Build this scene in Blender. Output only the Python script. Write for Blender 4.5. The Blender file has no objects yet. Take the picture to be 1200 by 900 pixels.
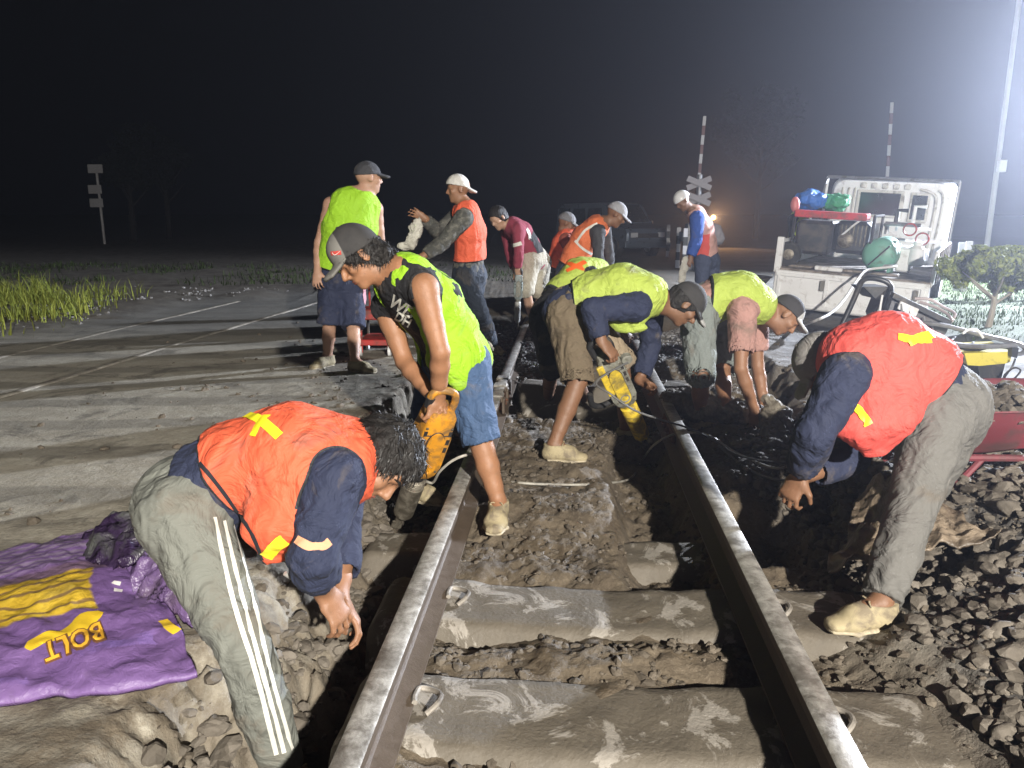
import bpy, bmesh, math, random
import numpy as np
from mathutils import Vector, Matrix
from mathutils.bvhtree import BVHTree
random.seed(7); rng = np.random.default_rng(7)
SC = bpy.context.scene; COL = SC.collection
# ------------------------------------------------------------------ camera frame
CAM = np.array([0.0, 0.0, 1.2]); F_ = 900.0; PITCH = math.radians(12.5)
SP, CP = math.sin(PITCH), math.cos(PITCH)
def ray(u, v):
    q = (450.0 - v) / F_
    return np.array([(u - 600.0) / F_, CP + q * SP, -SP + q * CP])
def at(u, v, Y):
    r = ray(u, v); return CAM + r * (Y / r[1])
def gz(u, v, z):
    r = ray(u, v); return CAM + r * ((z - CAM[2]) / r[2])
def reach(u, v, parent, L, near=True):
    """point on the sight line (u,v) at distance L from parent joint"""
    r = ray(u, v); r = r / np.linalg.norm(r); w = CAM - parent
    b = float(np.dot(w, r)); c = float(np.dot(w, w)) - L * L; D = b * b - c
    if D < 0: return CAM - b * r
    return CAM + r * (-b - math.sqrt(D) if near else -b + math.sqrt(D))
def U(v):
    v = np.asarray(v, float); return v / (np.linalg.norm(v) + 1e-12)
# ------------------------------------------------------------------ noise
_perm = np.random.default_rng(3).permutation(4096).astype(np.int64)
_grad = np.random.default_rng(4).normal(size=(4096, 3)).astype(np.float32)
_grad /= np.linalg.norm(_grad, axis=1, keepdims=True)
def _h(i, j, k): return _perm[(i + _perm[(j + _perm[k & 4095]) & 4095]) & 4095]
def perlin(P):
    P = np.asarray(P, np.float32); I = np.floor(P).astype(np.int64); f = P - I
    u = f * f * f * (f * (f * 6 - 15) + 10); out = 0
    for dx in (0, 1):
        wx = u[:, 0] if dx else 1 - u[:, 0]
        for dy in (0, 1):
            wy = u[:, 1] if dy else 1 - u[:, 1]
            for dz in (0, 1):
                wz = u[:, 2] if dz else 1 - u[:, 2]
                g = _grad[_h(I[:, 0] + dx, I[:, 1] + dy, I[:, 2] + dz)]
                out = out + wx * wy * wz * (g[:, 0] * (f[:, 0] - dx) + g[:, 1] * (f[:, 1] - dy) + g[:, 2] * (f[:, 2] - dz))
    return out * 1.6
def fbm(P, o=4, lac=2.03, gain=.5):
    P = np.asarray(P, np.float32); a = 1.0; s = 0; q = P.copy()
    for _ in range(o):
        s = s + a * perlin(q); q = q * lac + 7.3; a *= gain
    return s
def sst(a, b, x):
    t = np.clip((x - a) / (b - a), 0, 1); return t * t * (3 - 2 * t)
# ------------------------------------------------------------------ signed distance field -> mesh
class SDF:
    def __init__(s, vox): s.vox = vox; s.ops = []; s.lo = []; s.hi = []
    def rod(s, p0, p1, r0, r1=None, b0=None, b1=None, side=None, k=.03, sub=False):
        p0 = np.asarray(p0, float); p1 = np.asarray(p1, float)
        r1 = r0 if r1 is None else r1; R = max(r0, r1, b0 or 0, b1 or 0)
        s.ops.append(('rod', p0, p1, r0, r1, b0, b1 if b1 is not None else b0, None if side is None else U(side), k, sub))
        if not sub: s.lo.append(np.minimum(p0, p1) - R); s.hi.append(np.maximum(p0, p1) + R)
    def ell(s, c, rad, ax=None, k=.02, sub=False):
        ax = np.eye(3) if ax is None else np.array([U(a) for a in ax]); c = np.asarray(c, float); rad = np.asarray(rad, float)
        s.ops.append(('ell', c, rad, ax, k, sub))
        if not sub: s.lo.append(c - rad.max()); s.hi.append(c + rad.max())
    def cut(s, o, n, c=None, R=None):      # removes the side the normal points to
        s.ops.append(('cut', np.asarray(o, float), U(n), c, R))
    def mesh(s, smooth=0):
        vx = s.vox; lo = np.min(s.lo, 0) - 4 * vx; hi = np.max(s.hi, 0) + 4 * vx
        n = np.ceil((hi - lo) / vx).astype(int) + 1
        G = np.full(n, .2, np.float32)
        ax = [(lo[i] + vx * np.arange(n[i])).astype(np.float32) for i in range(3)]
        def box(a, b):
            i0 = np.clip(np.floor((a - lo) / vx).astype(int), 0, n - 1); i1 = np.clip(np.ceil((b - lo) / vx).astype(int) + 1, 1, n)
            sl = tuple(slice(i0[i], i1[i]) for i in range(3))
            return sl, ax[0][sl[0]][:, None, None], ax[1][sl[1]][None, :, None], ax[2][sl[2]][None, None, :]
        for op in s.ops:
            if op[0] == 'rod':
                _, p0, p1, r0, r1, b0, b1, sd, k, sub = op
                R = max(r0, r1, b0 or 0, b1 or 0) + k + 2 * vx
                sl, X, Y, Z = box(np.minimum(p0, p1) - R, np.maximum(p0, p1) + R)
                if 0 in G[sl].shape: continue
                d = p1 - p0; L2 = float(d @ d) + 1e-9
                x = X - p0[0]; y = Y - p0[1]; z = Z - p0[2]
                t = np.clip((x * d[0] + y * d[1] + z * d[2]) / L2, 0, 1)
                x = x - t * d[0]; y = y - t * d[1]; z = z - t * d[2]; q2 = x * x + y * y + z * z
                a = r0 + (r1 - r0) * t
                if sd is None: D = np.sqrt(q2) - a
                else:
                    b = b0 + (b1 - b0) * t; sc = x * sd[0] + y * sd[1] + z * sd[2]; s2 = sc * sc; f2 = np.maximum(q2 - s2, 0)
                    k1 = np.sqrt(s2 / (a * a) + f2 / (b * b)); k2 = np.sqrt(s2 / a ** 4 + f2 / b ** 4) + 1e-4
                    D = np.where(k1 > .05, k1 * (k1 - 1) / k2, -np.minimum(a, b))
            elif op[0] == 'ell':
                _, c, rad, A, k, sub = op
                R = rad.max() + k + 2 * vx
                sl, X, Y, Z = box(c - R, c + R)
                if 0 in G[sl].shape: continue
                x = X - c[0]; y = Y - c[1]; z = Z - c[2]
                e = [(x * A[i][0] + y * A[i][1] + z * A[i][2]) for i in range(3)]
                k1 = np.sqrt(sum((e[i] / rad[i]) ** 2 for i in range(3))); k2 = np.sqrt(sum((e[i] / rad[i] ** 2) ** 2 for i in range(3))) + 1e-4
                D = np.where(k1 > .05, k1 * (k1 - 1) / k2, -rad.min())
            else:
                _, o, nn, c, R = op
                sl, X, Y, Z = box(lo, hi) if c is None else box(np.asarray(c) - R, np.asarray(c) + R)
                D = (X - o[0]) * nn[0] + (Y - o[1]) * nn[1] + (Z - o[2]) * nn[2]
                G[sl] = np.maximum(G[sl], D); continue
            A_ = G[sl]; D = D.astype(np.float32)
            if sub:
                D = -D; h = np.clip(.5 - .5 * (A_ - D) / k, 0, 1); G[sl] = A_ * (1 - h) + D * h + k * h * (1 - h)
            else:
                h = np.clip(.5 + .5 * (A_ - D) / k, 0, 1); G[sl] = A_ * (1 - h) + D * h - k * h * (1 - h)
        return nets(G, lo, vx)
def nets(G, lo, vx):
    S = G < 0; n = G.shape
    c = [S[i:n[0] - 1 + i, j:n[1] - 1 + j, k:n[2] - 1 + k] for i in (0, 1) for j in (0, 1) for k in (0, 1)]
    anyv = np.zeros(c[0].shape, bool); allv = np.ones(c[0].shape, bool)
    for q in c: anyv |= q; allv &= q
    act = anyv & ~allv; I = np.argwhere(act)
    idx = np.full(act.shape, -1, np.int64); idx[act] = np.arange(len(I))
    off = [(i, j, k) for i in (0, 1) for j in (0, 1) for k in (0, 1)]
    val = np.stack([G[I[:, 0] + o[0], I[:, 1] + o[1], I[:, 2] + o[2]] for o in off], 1)
    acc = np.zeros((len(I), 3)); cnt = np.zeros(len(I))
    for a in range(8):
        for b in range(a + 1, 8):
            if sum(abs(off[a][m] - off[b][m]) for m in range(3)) != 1: continue
            m = (val[:, a] < 0) != (val[:, b] < 0); t = val[m, a] / (val[m, a] - val[m, b])
            A = np.array(off[a], float); B = np.array(off[b], float)
            acc[m] += A + t[:, None] * (B - A); cnt[m] += 1
    V = lo + vx * (I + acc / cnt[:, None]); Q = []
    for axis in range(3):
        sa = [slice(0, n[0]), slice(0, n[1]), slice(0, n[2])]; sb = list(sa)
        sa[axis] = slice(0, n[axis] - 1); sb[axis] = slice(1, n[axis])
        A = S[tuple(sa)]; B = S[tuple(sb)]; E = np.argwhere(A != B); fl = A[E[:, 0], E[:, 1], E[:, 2]]
        o1, o2 = [(1, 2), (2, 0), (0, 1)][axis]
        ok = (E[:, o1] > 0) & (E[:, o2] > 0) & (E[:, o1] < n[o1] - 1) & (E[:, o2] < n[o2] - 1); E = E[ok]; fl = fl[ok]
        def cell(d1, d2):
            K = E.copy(); K[:, o1] -= d1; K[:, o2] -= d2; return idx[K[:, 0], K[:, 1], K[:, 2]]
        q = np.stack([cell(1, 1), cell(0, 1), cell(0, 0), cell(1, 0)], 1)
        q[~fl] = q[~fl][:, ::-1]; Q.append(q)
    return V, np.concatenate(Q)
# ------------------------------------------------------------------ objects
ROOTLOC = {}
def link(o, parent=None):
    COL.objects.link(o)
    if parent is not None:
        o.parent = parent
    return o
def tag(o, label=None, cat=None, group=None, kind=None):
    if label: o['label'] = label
    if cat: o['category'] = cat
    if group: o['group'] = group
    if kind: o['kind'] = kind
    return o
def thing(name, loc, label, cat, group=None):
    o = bpy.data.objects.new(name, None); o.location = Vector([float(x) for x in loc]); o.empty_display_size = .1
    COL.objects.link(o); return tag(o, label, cat, group)
def mobj(name, V, Fc, m, parent=None, smooth=True, attrs=None):
    """V world coordinates; Fc (n,4)/(n,3) array or list of polygons"""
    V = np.asarray(V, float)
    if parent is not None: V = V - np.array(worldloc(parent))
    me = bpy.data.meshes.new(name)
    if isinstance(Fc, np.ndarray):
        k = Fc.shape[1]; me.vertices.add(len(V)); me.vertices.foreach_set('co', V.astype(np.float32).ravel())
        me.loops.add(Fc.size); me.loops.foreach_set('vertex_index', Fc.astype(np.int32).ravel())
        me.polygons.add(len(Fc)); me.polygons.foreach_set('loop_start', np.arange(0, Fc.size, k, dtype=np.int32))
        me.update(calc_edges=True)
    else:
        me.from_pydata([tuple(v) for v in V], [], [tuple(f) for f in Fc]); me.update()
    me.polygons.foreach_set('use_smooth', [smooth] * len(me.polygons))
    if attrs:
        for nm, dat in attrs.items():
            dat = np.asarray(dat, np.float32)
            if dat.ndim == 2: me.attributes.new(nm, 'FLOAT_VECTOR', 'POINT').data.foreach_set('vector', dat.ravel())
            else: me.attributes.new(nm, 'FLOAT', 'POINT').data.foreach_set('value', dat)
    if m is not None:
        for mm in (m if isinstance(m, (list, tuple)) else [m]): me.materials.append(mm)
    return link(bpy.data.objects.new(name, me), parent)
def worldloc(o):
    p = Vector((0, 0, 0))
    while o is not None: p = p + o.location; o = o.parent
    return tuple(p)
def vnormals(V, Q):
    a = V[Q[:, 2]] - V[Q[:, 0]]; b = V[Q[:, 3]] - V[Q[:, 1]]; n = np.cross(a, b); N = np.zeros_like(V)
    for i in range(4): np.add.at(N, Q[:, i], n)
    return N / (np.linalg.norm(N, axis=1, keepdims=True) + 1e-12)
def relax(V, Q, it=2, w=.5):
    for _ in range(it):
        S = np.zeros_like(V); c = np.zeros(len(V))
        for i in range(4):
            j = Q[:, i]; kx = Q[:, (i + 1) % 4]
            np.add.at(S, j, V[kx]); np.add.at(c, j, 1); np.add.at(S, kx, V[j]); np.add.at(c, kx, 1)
        V = V * (1 - w) + w * S / np.maximum(c, 1)[:, None]
    return V
# generic mesh collector (boxes, tubes, lathes) in world coords
class MB:
    def __init__(s): s.v = []; s.f = []
    def add(s, V, Fs):
        b = len(s.v); s.v += [tuple(float(c) for c in p) for p in V]; s.f += [tuple(i + b for i in f) for f in Fs]; return s
    def obox(s, c, X, Y, Z, bev=0):
        """box centre c with half-vectors X,Y,Z"""
        c, X, Y, Z = [np.asarray(a, float) for a in (c, X, Y, Z)]
        lx, ly, lz = np.linalg.norm(X), np.linalg.norm(Y), np.linalg.norm(Z); b = min(bev, .45 * min(lx, ly, lz) * 2)
        if b <= 0:
            V = [c + i * X + j * Y + k * Z for i in (-1, 1) for j in (-1, 1) for k in (-1, 1)]
            return s.add(V, [(0, 1, 3, 2), (4, 6, 7, 5), (0, 4, 5, 1), (2, 3, 7, 6), (0, 2, 6, 4), (1, 5, 7, 3)])
        fx, fy, fz = 1 - b / lx, 1 - b / ly, 1 - b / lz
        bm = bmesh.new(); vs = {}
        for i in (-1, 1):
            for j in (-1, 1):
                for k in (-1, 1):
                    vs[i, j, k, 0] = bm.verts.new(c + i * X + j * fy * Y + k * fz * Z); vs[i, j, k, 1] = bm.verts.new(c + i * fx * X + j * Y + k * fz * Z)
                    vs[i, j, k, 2] = bm.verts.new(c + i * fx * X + j * fy * Y + k * Z)
        r = bmesh.ops.convex_hull(bm, input=bm.verts); bm.verts.index_update()
        V = [v.co[:] for v in bm.verts]; Fs = [tuple(v.index for v in f.verts) for f in bm.faces]; bm.free(); return s.add(V, Fs)
    def box(s, x0, x1, y0, y1, z0, z1, bev=0):
        return s.obox(((x0 + x1) / 2, (y0 + y1) / 2, (z0 + z1) / 2), ((x1 - x0) / 2, 0, 0), (0, (y1 - y0) / 2, 0), (0, 0, (z1 - z0) / 2), bev)
    def tube(s, pts, r, n=8, close=False, smooth=0):
        P = [np.asarray(p, float) for p in pts]
        if smooth: P = spline(P, smooth)
        m = len(P); rr = [r] * m if np.isscalar(r) else list(np.interp(np.linspace(0, 1, m), np.linspace(0, 1, len(r)), r))
        up = None; V = []; Fs = []
        for i in range(m):
            t = U(P[min(i + 1, m - 1)] - P[max(i - 1, 0)])
            if up is None: up = U(np.cross(t, (0, 0, 1))) if abs(t[2]) < .95 else U(np.cross(t, (1, 0, 0)))
            up = U(up - t * (up @ t)); w = np.cross(t, up)
            for j in range(n):
                a = 2 * math.pi * j / n; V.append(P[i] + rr[i] * (math.cos(a) * up + math.sin(a) * w))
        for i in range(m - 1):
            for j in range(n): Fs.append((i * n + j, i * n + (j + 1) % n, (i + 1) * n + (j + 1) % n, (i + 1) * n + j))
        Fs.append(tuple(range(n))[::-1]); Fs.append(tuple((m - 1) * n + j for j in range(n))); return s.add(V, Fs)
    def lathe(s, o, axis, prof, n=20, ref=None):
        """prof = [(dist along axis, radius)]"""
        o = np.asarray(o, float); t = U(axis); up = U(np.cross(t, (0, 0, 1) if abs(t[2]) < .9 else (1, 0, 0))); w = np.cross(t, up); V = []; Fs = []
        for d, r in prof:
            for j in range(n):
                a = 2 * math.pi * j / n; V.append(o + t * d + max(r, 1e-4) * (math.cos(a) * up + math.sin(a) * w))
        for i in range(len(prof) - 1):
            for j in range(n): Fs.append((i * n + j, i * n + (j + 1) % n, (i + 1) * n + (j + 1) % n, (i + 1) * n + j))
        Fs.append(tuple(range(n))[::-1]); Fs.append(tuple((len(prof) - 1) * n + j for j in range(n))); return s.add(V, Fs)
    def prism(s, poly, ext):
        """poly list of 3d points, extruded by vector ext"""
        n = len(poly); P = [np.asarray(p, float) for p in poly]; ext = np.asarray(ext, float)
        V = P + [p + ext for p in P]
        return s.add(V, [tuple(range(n))[::-1], tuple(range(n, 2 * n))] + [(i, (i + 1) % n, n + (i + 1) % n, n + i) for i in range(n)])
    def build(s, name, m, parent=None, smooth=False):
        o = mobj(name, np.array(s.v), s.f, m, parent, smooth)
        bm = bmesh.new(); bm.from_mesh(o.data); bmesh.ops.recalc_face_normals(bm, faces=bm.faces); bm.to_mesh(o.data); bm.free()
        if smooth:
            try: o.data.set_sharp_from_angle(angle=math.radians(38))
            except Exception: pass
        return o
def spline(P, n):
    out = []; m = len(P)
    for i in range(m - 1):
        p0, p1, p2, p3 = P[max(i - 1, 0)], P[i], P[i + 1], P[min(i + 2, m - 1)]
        for k in range(n):
            t = k / n; out.append(.5 * ((2 * p1) + (-p0 + p2) * t + (2 * p0 - 5 * p1 + 4 * p2 - p3) * t * t + (-p0 + 3 * p1 - 3 * p2 + p3) * t ** 3))
    out.append(P[-1]); return out
# ------------------------------------------------------------------ materials
class NT:
    def __init__(s, m): s.t = m.node_tree; s.n = s.t.nodes; s.l = s.t.links
    def new(s, typ, **kw):
        n = s.n.new(typ)
        for k, v in kw.items(): setattr(n, k, v)
        return n
    def inp(s, sock, v):
        if isinstance(v, bpy.types.NodeSocket): s.l.new(v, sock)
        elif v is not None:
            if hasattr(sock, 'default_value') and hasattr(sock.default_value, '__len__') and len(sock.default_value) == 4 and len(v) == 3: v = tuple(v) + (1,)
            sock.default_value = v
    def m(s, op, a, b=None, c=None):
        n = s.new('ShaderNodeMath', operation=op); s.inp(n.inputs[0], a); s.inp(n.inputs[1], b)
        if c is not None: s.inp(n.inputs[2], c)
        return n.outputs[0]
    def mix(s, f, a, b):
        n = s.new('ShaderNodeMix', data_type='RGBA'); s.inp(n.inputs[0], f); s.inp(n.inputs[6], a); s.inp(n.inputs[7], b); return n.outputs[2]
    def ramp(s, f, lo, hi):
        n = s.new('ShaderNodeMapRange'); s.inp(n.inputs[0], f); n.inputs[1].default_value = lo; n.inputs[2].default_value = hi; return n.outputs[0]
    def noise(s, scale, detail=4, rough=.55, vec=None, dist=0):
        n = s.new('ShaderNodeTexNoise'); n.inputs['Scale'].default_value = scale; n.inputs['Detail'].default_value = detail
        n.inputs['Roughness'].default_value = rough; n.inputs['Distortion'].default_value = dist
        s.inp(n.inputs['Vector'], vec if vec is not None else s.obj()); return n.outputs[0]
    def vor(s, scale, feature='F1', vec=None):
        n = s.new('ShaderNodeTexVoronoi', feature=feature); n.inputs['Scale'].default_value = scale; s.inp(n.inputs['Vector'], vec if vec is not None else s.obj()); return n
    def obj(s):
        if not hasattr(s, '_o'): s._o = s.new('ShaderNodeTexCoord').outputs['Object']
        return s._o
    def attr(s, name): return s.new('ShaderNodeAttribute', attribute_name=name)
    def bump(s, h, strength, dist, normal=None):
        n = s.new('ShaderNodeBump'); n.inputs['Strength'].default_value = strength; n.inputs['Distance'].default_value = dist; s.inp(n.inputs['Height'], h); s.inp(n.inputs['Normal'], normal); return n.outputs[0]
_M = {}
def newmat(name):
    m = bpy.data.materials.new(name); m.use_nodes = True; t = NT(m); b = t.n['Principled BSDF']; return m, t, b
def mat(name, col, rough=.8, metal=0, var=.15, vs=12, dirt=0, dirtcol=(.09, .075, .06), ds=6, bump=.15, bs=90, bd=.003, emit=None, spec=None, fold=0, coat=0):
    if name in _M: return _M[name]
    m, t, b = newmat(name)
    n = t.noise(vs, 4, .6); c = np.array(col, float)
    base = t.mix(n, tuple(np.clip(c * (1 - var), 0, 1)), tuple(np.clip(c * (1 + var), 0, 1)))
    if dirt > 0:
        d = t.ramp(t.noise(ds, 5, .65, dist=.5), .62 - dirt * .35, .72 - dirt * .2); d = t.m('MULTIPLY', d, min(1, .55 + dirt * .4)); base = t.mix(d, base, dirtcol)
    t.l.new(base, b.inputs['Base Color'])
    t.l.new(t.ramp(n, -1.2 + 0, 2) if False else t.m('MULTIPLY_ADD', n, .2, rough - .1), b.inputs['Roughness']); b.inputs['Metallic'].default_value = metal
    if spec is not None: b.inputs['Specular IOR Level'].default_value = spec
    if coat: b.inputs['Coat Weight'].default_value = coat
    N = None
    if fold: N = t.bump(t.noise(fold, 4, .55, dist=1.2), .8, .035)
    if bump: N = t.bump(t.noise(bs, 3, .6), bump, bd, N)
    if N is not None: t.l.new(N, b.inputs['Normal'])
    if emit: b.inputs['Emission Color'].default_value = tuple(emit[:3]) + (1,); b.inputs['Emission Strength'].default_value = emit[3]
    _M[name] = m; return m
def capmat(name, c1, c2, axis, thr, dirt=.2):
    """two fabric panels split at a seam: loc attribute . axis > thr gives c2"""
    if name in _M: return _M[name]
    m, t, b = newmat(name); a = t.attr('loc').outputs['Vector']
    vm = t.new('ShaderNodeVectorMath', operation='DOT_PRODUCT'); t.l.new(a, vm.inputs[0]); vm.inputs[1].default_value = axis
    f = t.ramp(vm.outputs['Value'], thr - .002, thr + .002); n = t.noise(30, 4)
    base = t.mix(t.m('MULTIPLY', n, .35), t.mix(f, c1, c2), (.1, .09, .08)); t.l.new(base, b.inputs['Base Color']); b.inputs['Roughness'].default_value = .85
    t.l.new(t.bump(t.noise(400, 2), .2, .001), b.inputs['Normal']); _M[name] = m; return m
# ------------------------------------------------------------------ materials for people
def skinmat(name, c):
    if name in _M: return _M[name]
    m, t, b = newmat(name); n = t.noise(9, 4, .6); c = np.array(c, float)
    base = t.mix(n, tuple(c * .8), tuple(np.clip(c * 1.2, 0, 1)))
    d = t.ramp(t.noise(14, 5, .7), .55, .75); base = t.mix(t.m('MULTIPLY', d, .35), base, (.10, .07, .05))
    t.l.new(base, b.inputs['Base Color']); b.inputs['Roughness'].default_value = .56
    b.inputs['Subsurface Weight'].default_value = .08; b.inputs['Subsurface Radius'].default_value = (.02, .008, .004); b.inputs['Subsurface Scale'].default_value = .3
    t.l.new(t.bump(t.noise(140, 3), .3, .003, t.bump(t.noise(22, 4), .35, .01)), b.inputs['Normal']); _M[name] = m; return m
def vestmat(name, c, rough=.75, var=.08, dirt=.1):
    m = cloth(name, c, rough, var, dirt); t = NT(m); b = t.n['Principled BSDF']; s = b.inputs['Base Color'].links[0].from_socket
    f = t.ramp(t.attr('pip').outputs['Fac'], .0095, .0075); t.l.new(t.mix(f, s, (.02, .022, .025)), b.inputs['Base Color']); return m
def cloth(name, c, rough=.85, var=.12, dirt=.15, fold=9, sheer=0, bump=.2):
    return mat(name, c, rough, 0, var, 7, dirt, (.13, .105, .08), 5, bump, 500, .001, fold=fold)
SKIN = skinmat('skin_tan', (.25, .125, .068)); SKIN2 = skinmat('skin_brown', (.19, .095, .052)); SKIN3 = skinmat('skin_light', (.40, .24, .16))
NEON = vestmat('vest_neon_green', (.27, .50, .015)); NEON2 = vestmat('vest_yellow_green', (.36, .45, .075), dirt=.14)
ORANGE = vestmat('vest_orange', (.66, .105, .045)); ORANGE2 = vestmat('vest_orange_faded', (.62, .15, .05)); RED = vestmat('vest_coral_red', (.62, .08, .065))
NAVY = cloth('cloth_navy', (.018, .024, .055)); BLACK = cloth('cloth_black', (.012, .012, .014)); GREYT = cloth('cloth_grey_green', (.15, .155, .135), .85, .1, .25)
GREYT2 = cloth('cloth_grey_trouser', (.135, .13, .12), .85, .1, .2); DENIM = cloth('denim_blue', (.045, .085, .17), .8, .2, .12); DENIM_D = cloth('denim_dark', (.03, .04, .06), .85, .25, .25)
KHAKI = cloth('cloth_khaki', (.27, .21, .14), .85, .1, .25); PALE = cloth('cloth_pale', (.38, .35, .28), .85, .1, .4); MAROON = cloth('cloth_maroon', (.20, .018, .045)); PINK = cloth('cloth_dusty_pink', (.36, .20, .17), .85, .1, .3)
BLUE = cloth('cloth_blue', (.03, .085, .35)); GREEN_G = cloth('cloth_grey_shorts', (.17, .19, .18), .85, .12, .2); SAGE = cloth('cloth_sage', (.25, .26, .17), .85, .1, .2)
CAMO = mat('cloth_camouflage', (.20, .19, .16), .85, 0, .5, 10, 1.0, (.05, .05, .045), 14, .2, 400, .001, fold=9)
SHOE = mat('shoe_canvas_beige', (.36, .30, .18), .8, 0, .12, 30, .5, (.14, .11, .08), 18, .25, 300, .001); SOLE = mat('shoe_sole', (.42, .36, .25), .7, 0, .15, 30, .5, (.12, .1, .08), 14)
HAIR, _t, _b = newmat('hair_black'); _v = _t.new('ShaderNodeVectorMath', operation='MULTIPLY'); _t.l.new(_t.attr('loc').outputs['Vector'], _v.inputs[0]); _v.inputs[1].default_value = (420, 50, 50); _n = _t.noise(1, 4, .6, vec=_v.outputs[0], dist=.4); _t.l.new(_t.mix(_n, (.004, .004, .004), (.03, .026, .024)), _b.inputs['Base Color']); _b.inputs['Roughness'].default_value = .6; _b.inputs['Specular IOR Level'].default_value = .3; _t.l.new(_t.bump(_n, .9, .006), _b.inputs['Normal']); EYEW = mat('eye_white', (.22, .16, .13), .3, bump=0); EYED = mat('eye_dark', (.01, .008, .006), .2, bump=0); LIP = mat('lip', (.24, .08, .06), .5, bump=0)
LIME_TAPE = mat('reflective_tape_yellow', (.85, .75, .03), .35, 0, .08, 30); SILVER_TAPE = mat('reflective_tape_silver', (.75, .74, .68), .4, 0, .06, 30); RED_TAPE = mat('reflective_tape_red', (.75, .12, .02), .5, 0, .06, 30)
WHITE_TAPE = mat('white_print', (.62, .61, .55), .6, 0, .08, 30); PIPING = mat('piping_dark', (.012, .014, .02), .8, 0, .1, 30)

def add_hand(F, w, d, pn, flip=1, curl=.5, S=1.0, spread=.02):
    """palm, four fingers and a thumb. d finger direction, pn palm normal (the fingers curl towards it)"""
    d = U(d); pn = U(np.asarray(pn) - d * np.dot(pn, d)); ac = np.cross(d, pn) * flip
    F.rod(w - d * .02, w + d * .035 * S, .026 * S, .036 * S, .019 * S, .016 * S, side=ac, k=.02)
    F.rod(w + d * .035 * S, w + d * .085 * S, .039 * S, .040 * S, .016 * S, .0135 * S, side=ac, k=.014)
    L = [.070, .080, .075, .058]
    for i in range(4):
        o = (i - 1.5) * .0212 * S; p = w + d * (.090 - .006 * abs(i - 1.3)) * S - ac * o; a = 0.12 + curl * .45; dd = U(d - ac * o * (4 + spread * 60))
        for j in range(3):
            q = p + (dd * math.cos(a) + pn * math.sin(a)) * L[i] * S * (.42, .32, .26)[j]
            F.rod(p, q, (.0092, .0084, .0076)[j] * S, (.0084, .0076, .0066)[j] * S, k=.003); p = q; a += curl * (1.25, .95, 0)[j]
    p = w + d * .022 * S + ac * .026 * S * 1; t1 = U(ac * .75 + d * .75 + pn * (.15 + .5 * curl)); q = p + t1 * .046 * S
    F.rod(p, q, .0145 * S, .0105 * S, k=.014); F.rod(q, q + U(t1 * .5 + d * .7 + pn * curl * .9) * .034 * S, .0102 * S, .008 * S, k=.006)
    return w + d * .085 * S + pn * .02 * S

def frame(fwd, up):
    f = U(fwd); u_ = U(np.asarray(up) - f * np.dot(up, f)); return f, u_, np.cross(f, u_)      # forward, up, side (wearer's right)

def finish(F, name, m, root, amp=0, sc=14, ridged=True, relaxit=1, headf=None, amp2=0, hairf=None, pipf=None):
    V, Q = F.mesh()
    if relaxit: V = relax(V, Q, relaxit)
    if amp:
        N = vnormals(V, Q); P = V * sc
        P[:, 2] *= .55
        n = fbm(P + fbm(P * .5, 2)[:, None] * .8, 3)
        if ridged: n = .5 - np.abs(n) * 1.6
        if hairf is not None:
            c, f, u_, s_ = hairf; D = V - c; w = fbm(D * 14, 2) * .012; n = fbm(np.stack([(D @ s_ + w) * 95, (D @ f + w) * 17, (D @ u_) * 17], 1), 3)
        V = V + N * (n * amp)[:, None]
        if hairf is None and F.vox < .009 and amp > .004: V = V + N * ((.4 - np.abs(fbm(V * 13 + fbm(V * 5, 2)[:, None] * 1.5, 2))) * .0048)[:, None]
        if amp2: V = V + N * (fbm(V * 60, 2) * amp2)[:, None]
    at_ = None
    if headf is not None:
        c, f, u_, s_ = headf; D = V - c; at_ = {'loc': np.stack([D @ s_, D @ f, D @ u_], 1)}
    if pipf is not None: at_ = {'pip': pipf(V)}
    o = mobj(name, V, Q, m, root, True, at_); return o, V, Q

def bvh_of(V, Q): return BVHTree.FromPolygons([Vector(v) for v in V], [tuple(int(i) for i in q) for q in Q])
def hitpx(bvh, u, v):
    r = ray(u, v); h = bvh.ray_cast(Vector(CAM), Vector(r).normalized()); return h
def decal(name, VQ, px, width, m, parent, off=.004, n=14, nw=4, taper=None):
    """a strip lying on a garment, its centre line found along sight lines, then laid on the cloth with its own small thickness"""
    b = bvh_of(*VQ); P = [np.array(p, float) for p in px]; P = [np.append(p, 0) for p in P]; L = spline(P, n) if len(P) > 2 else [P[0] + (P[1] - P[0]) * t for t in np.linspace(0, 1, n)]
    pts = []
    for p in L:
        h = hitpx(b, p[0], p[1])
        if h[0] is not None: pts.append((np.array(h[0]), np.array(h[1])))
    if len(pts) < 3: return None
    # drop jumps in depth
    V = []; Fs = []; rows = 0
    for i, (p, nn) in enumerate(pts):
        t = U(pts[min(i + 1, len(pts) - 1)][0] - pts[max(i - 1, 0)][0]); s = U(np.cross(t, nn)); w = width * (1 if taper is None else np.interp(i / (len(pts) - 1), np.linspace(0, 1, len(taper)), taper))
        for j in range(nw + 1):
            q = p + s * w * (j / nw - .5); r = b.find_nearest(Vector(q)); V.append(np.array(r[0]) + np.array(r[1]) * off)
        rows += 1
    for i in range(rows - 1):
        if np.linalg.norm(pts[i + 1][0] - pts[i][0]) > .12: continue
        for j in range(nw):
            a = i * (nw + 1) + j; Fs.append((a, a + 1, a + nw + 2, a + nw + 1))
    if not Fs: return None
    return mobj(name, np.array(V), Fs, m, parent, True)
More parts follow.
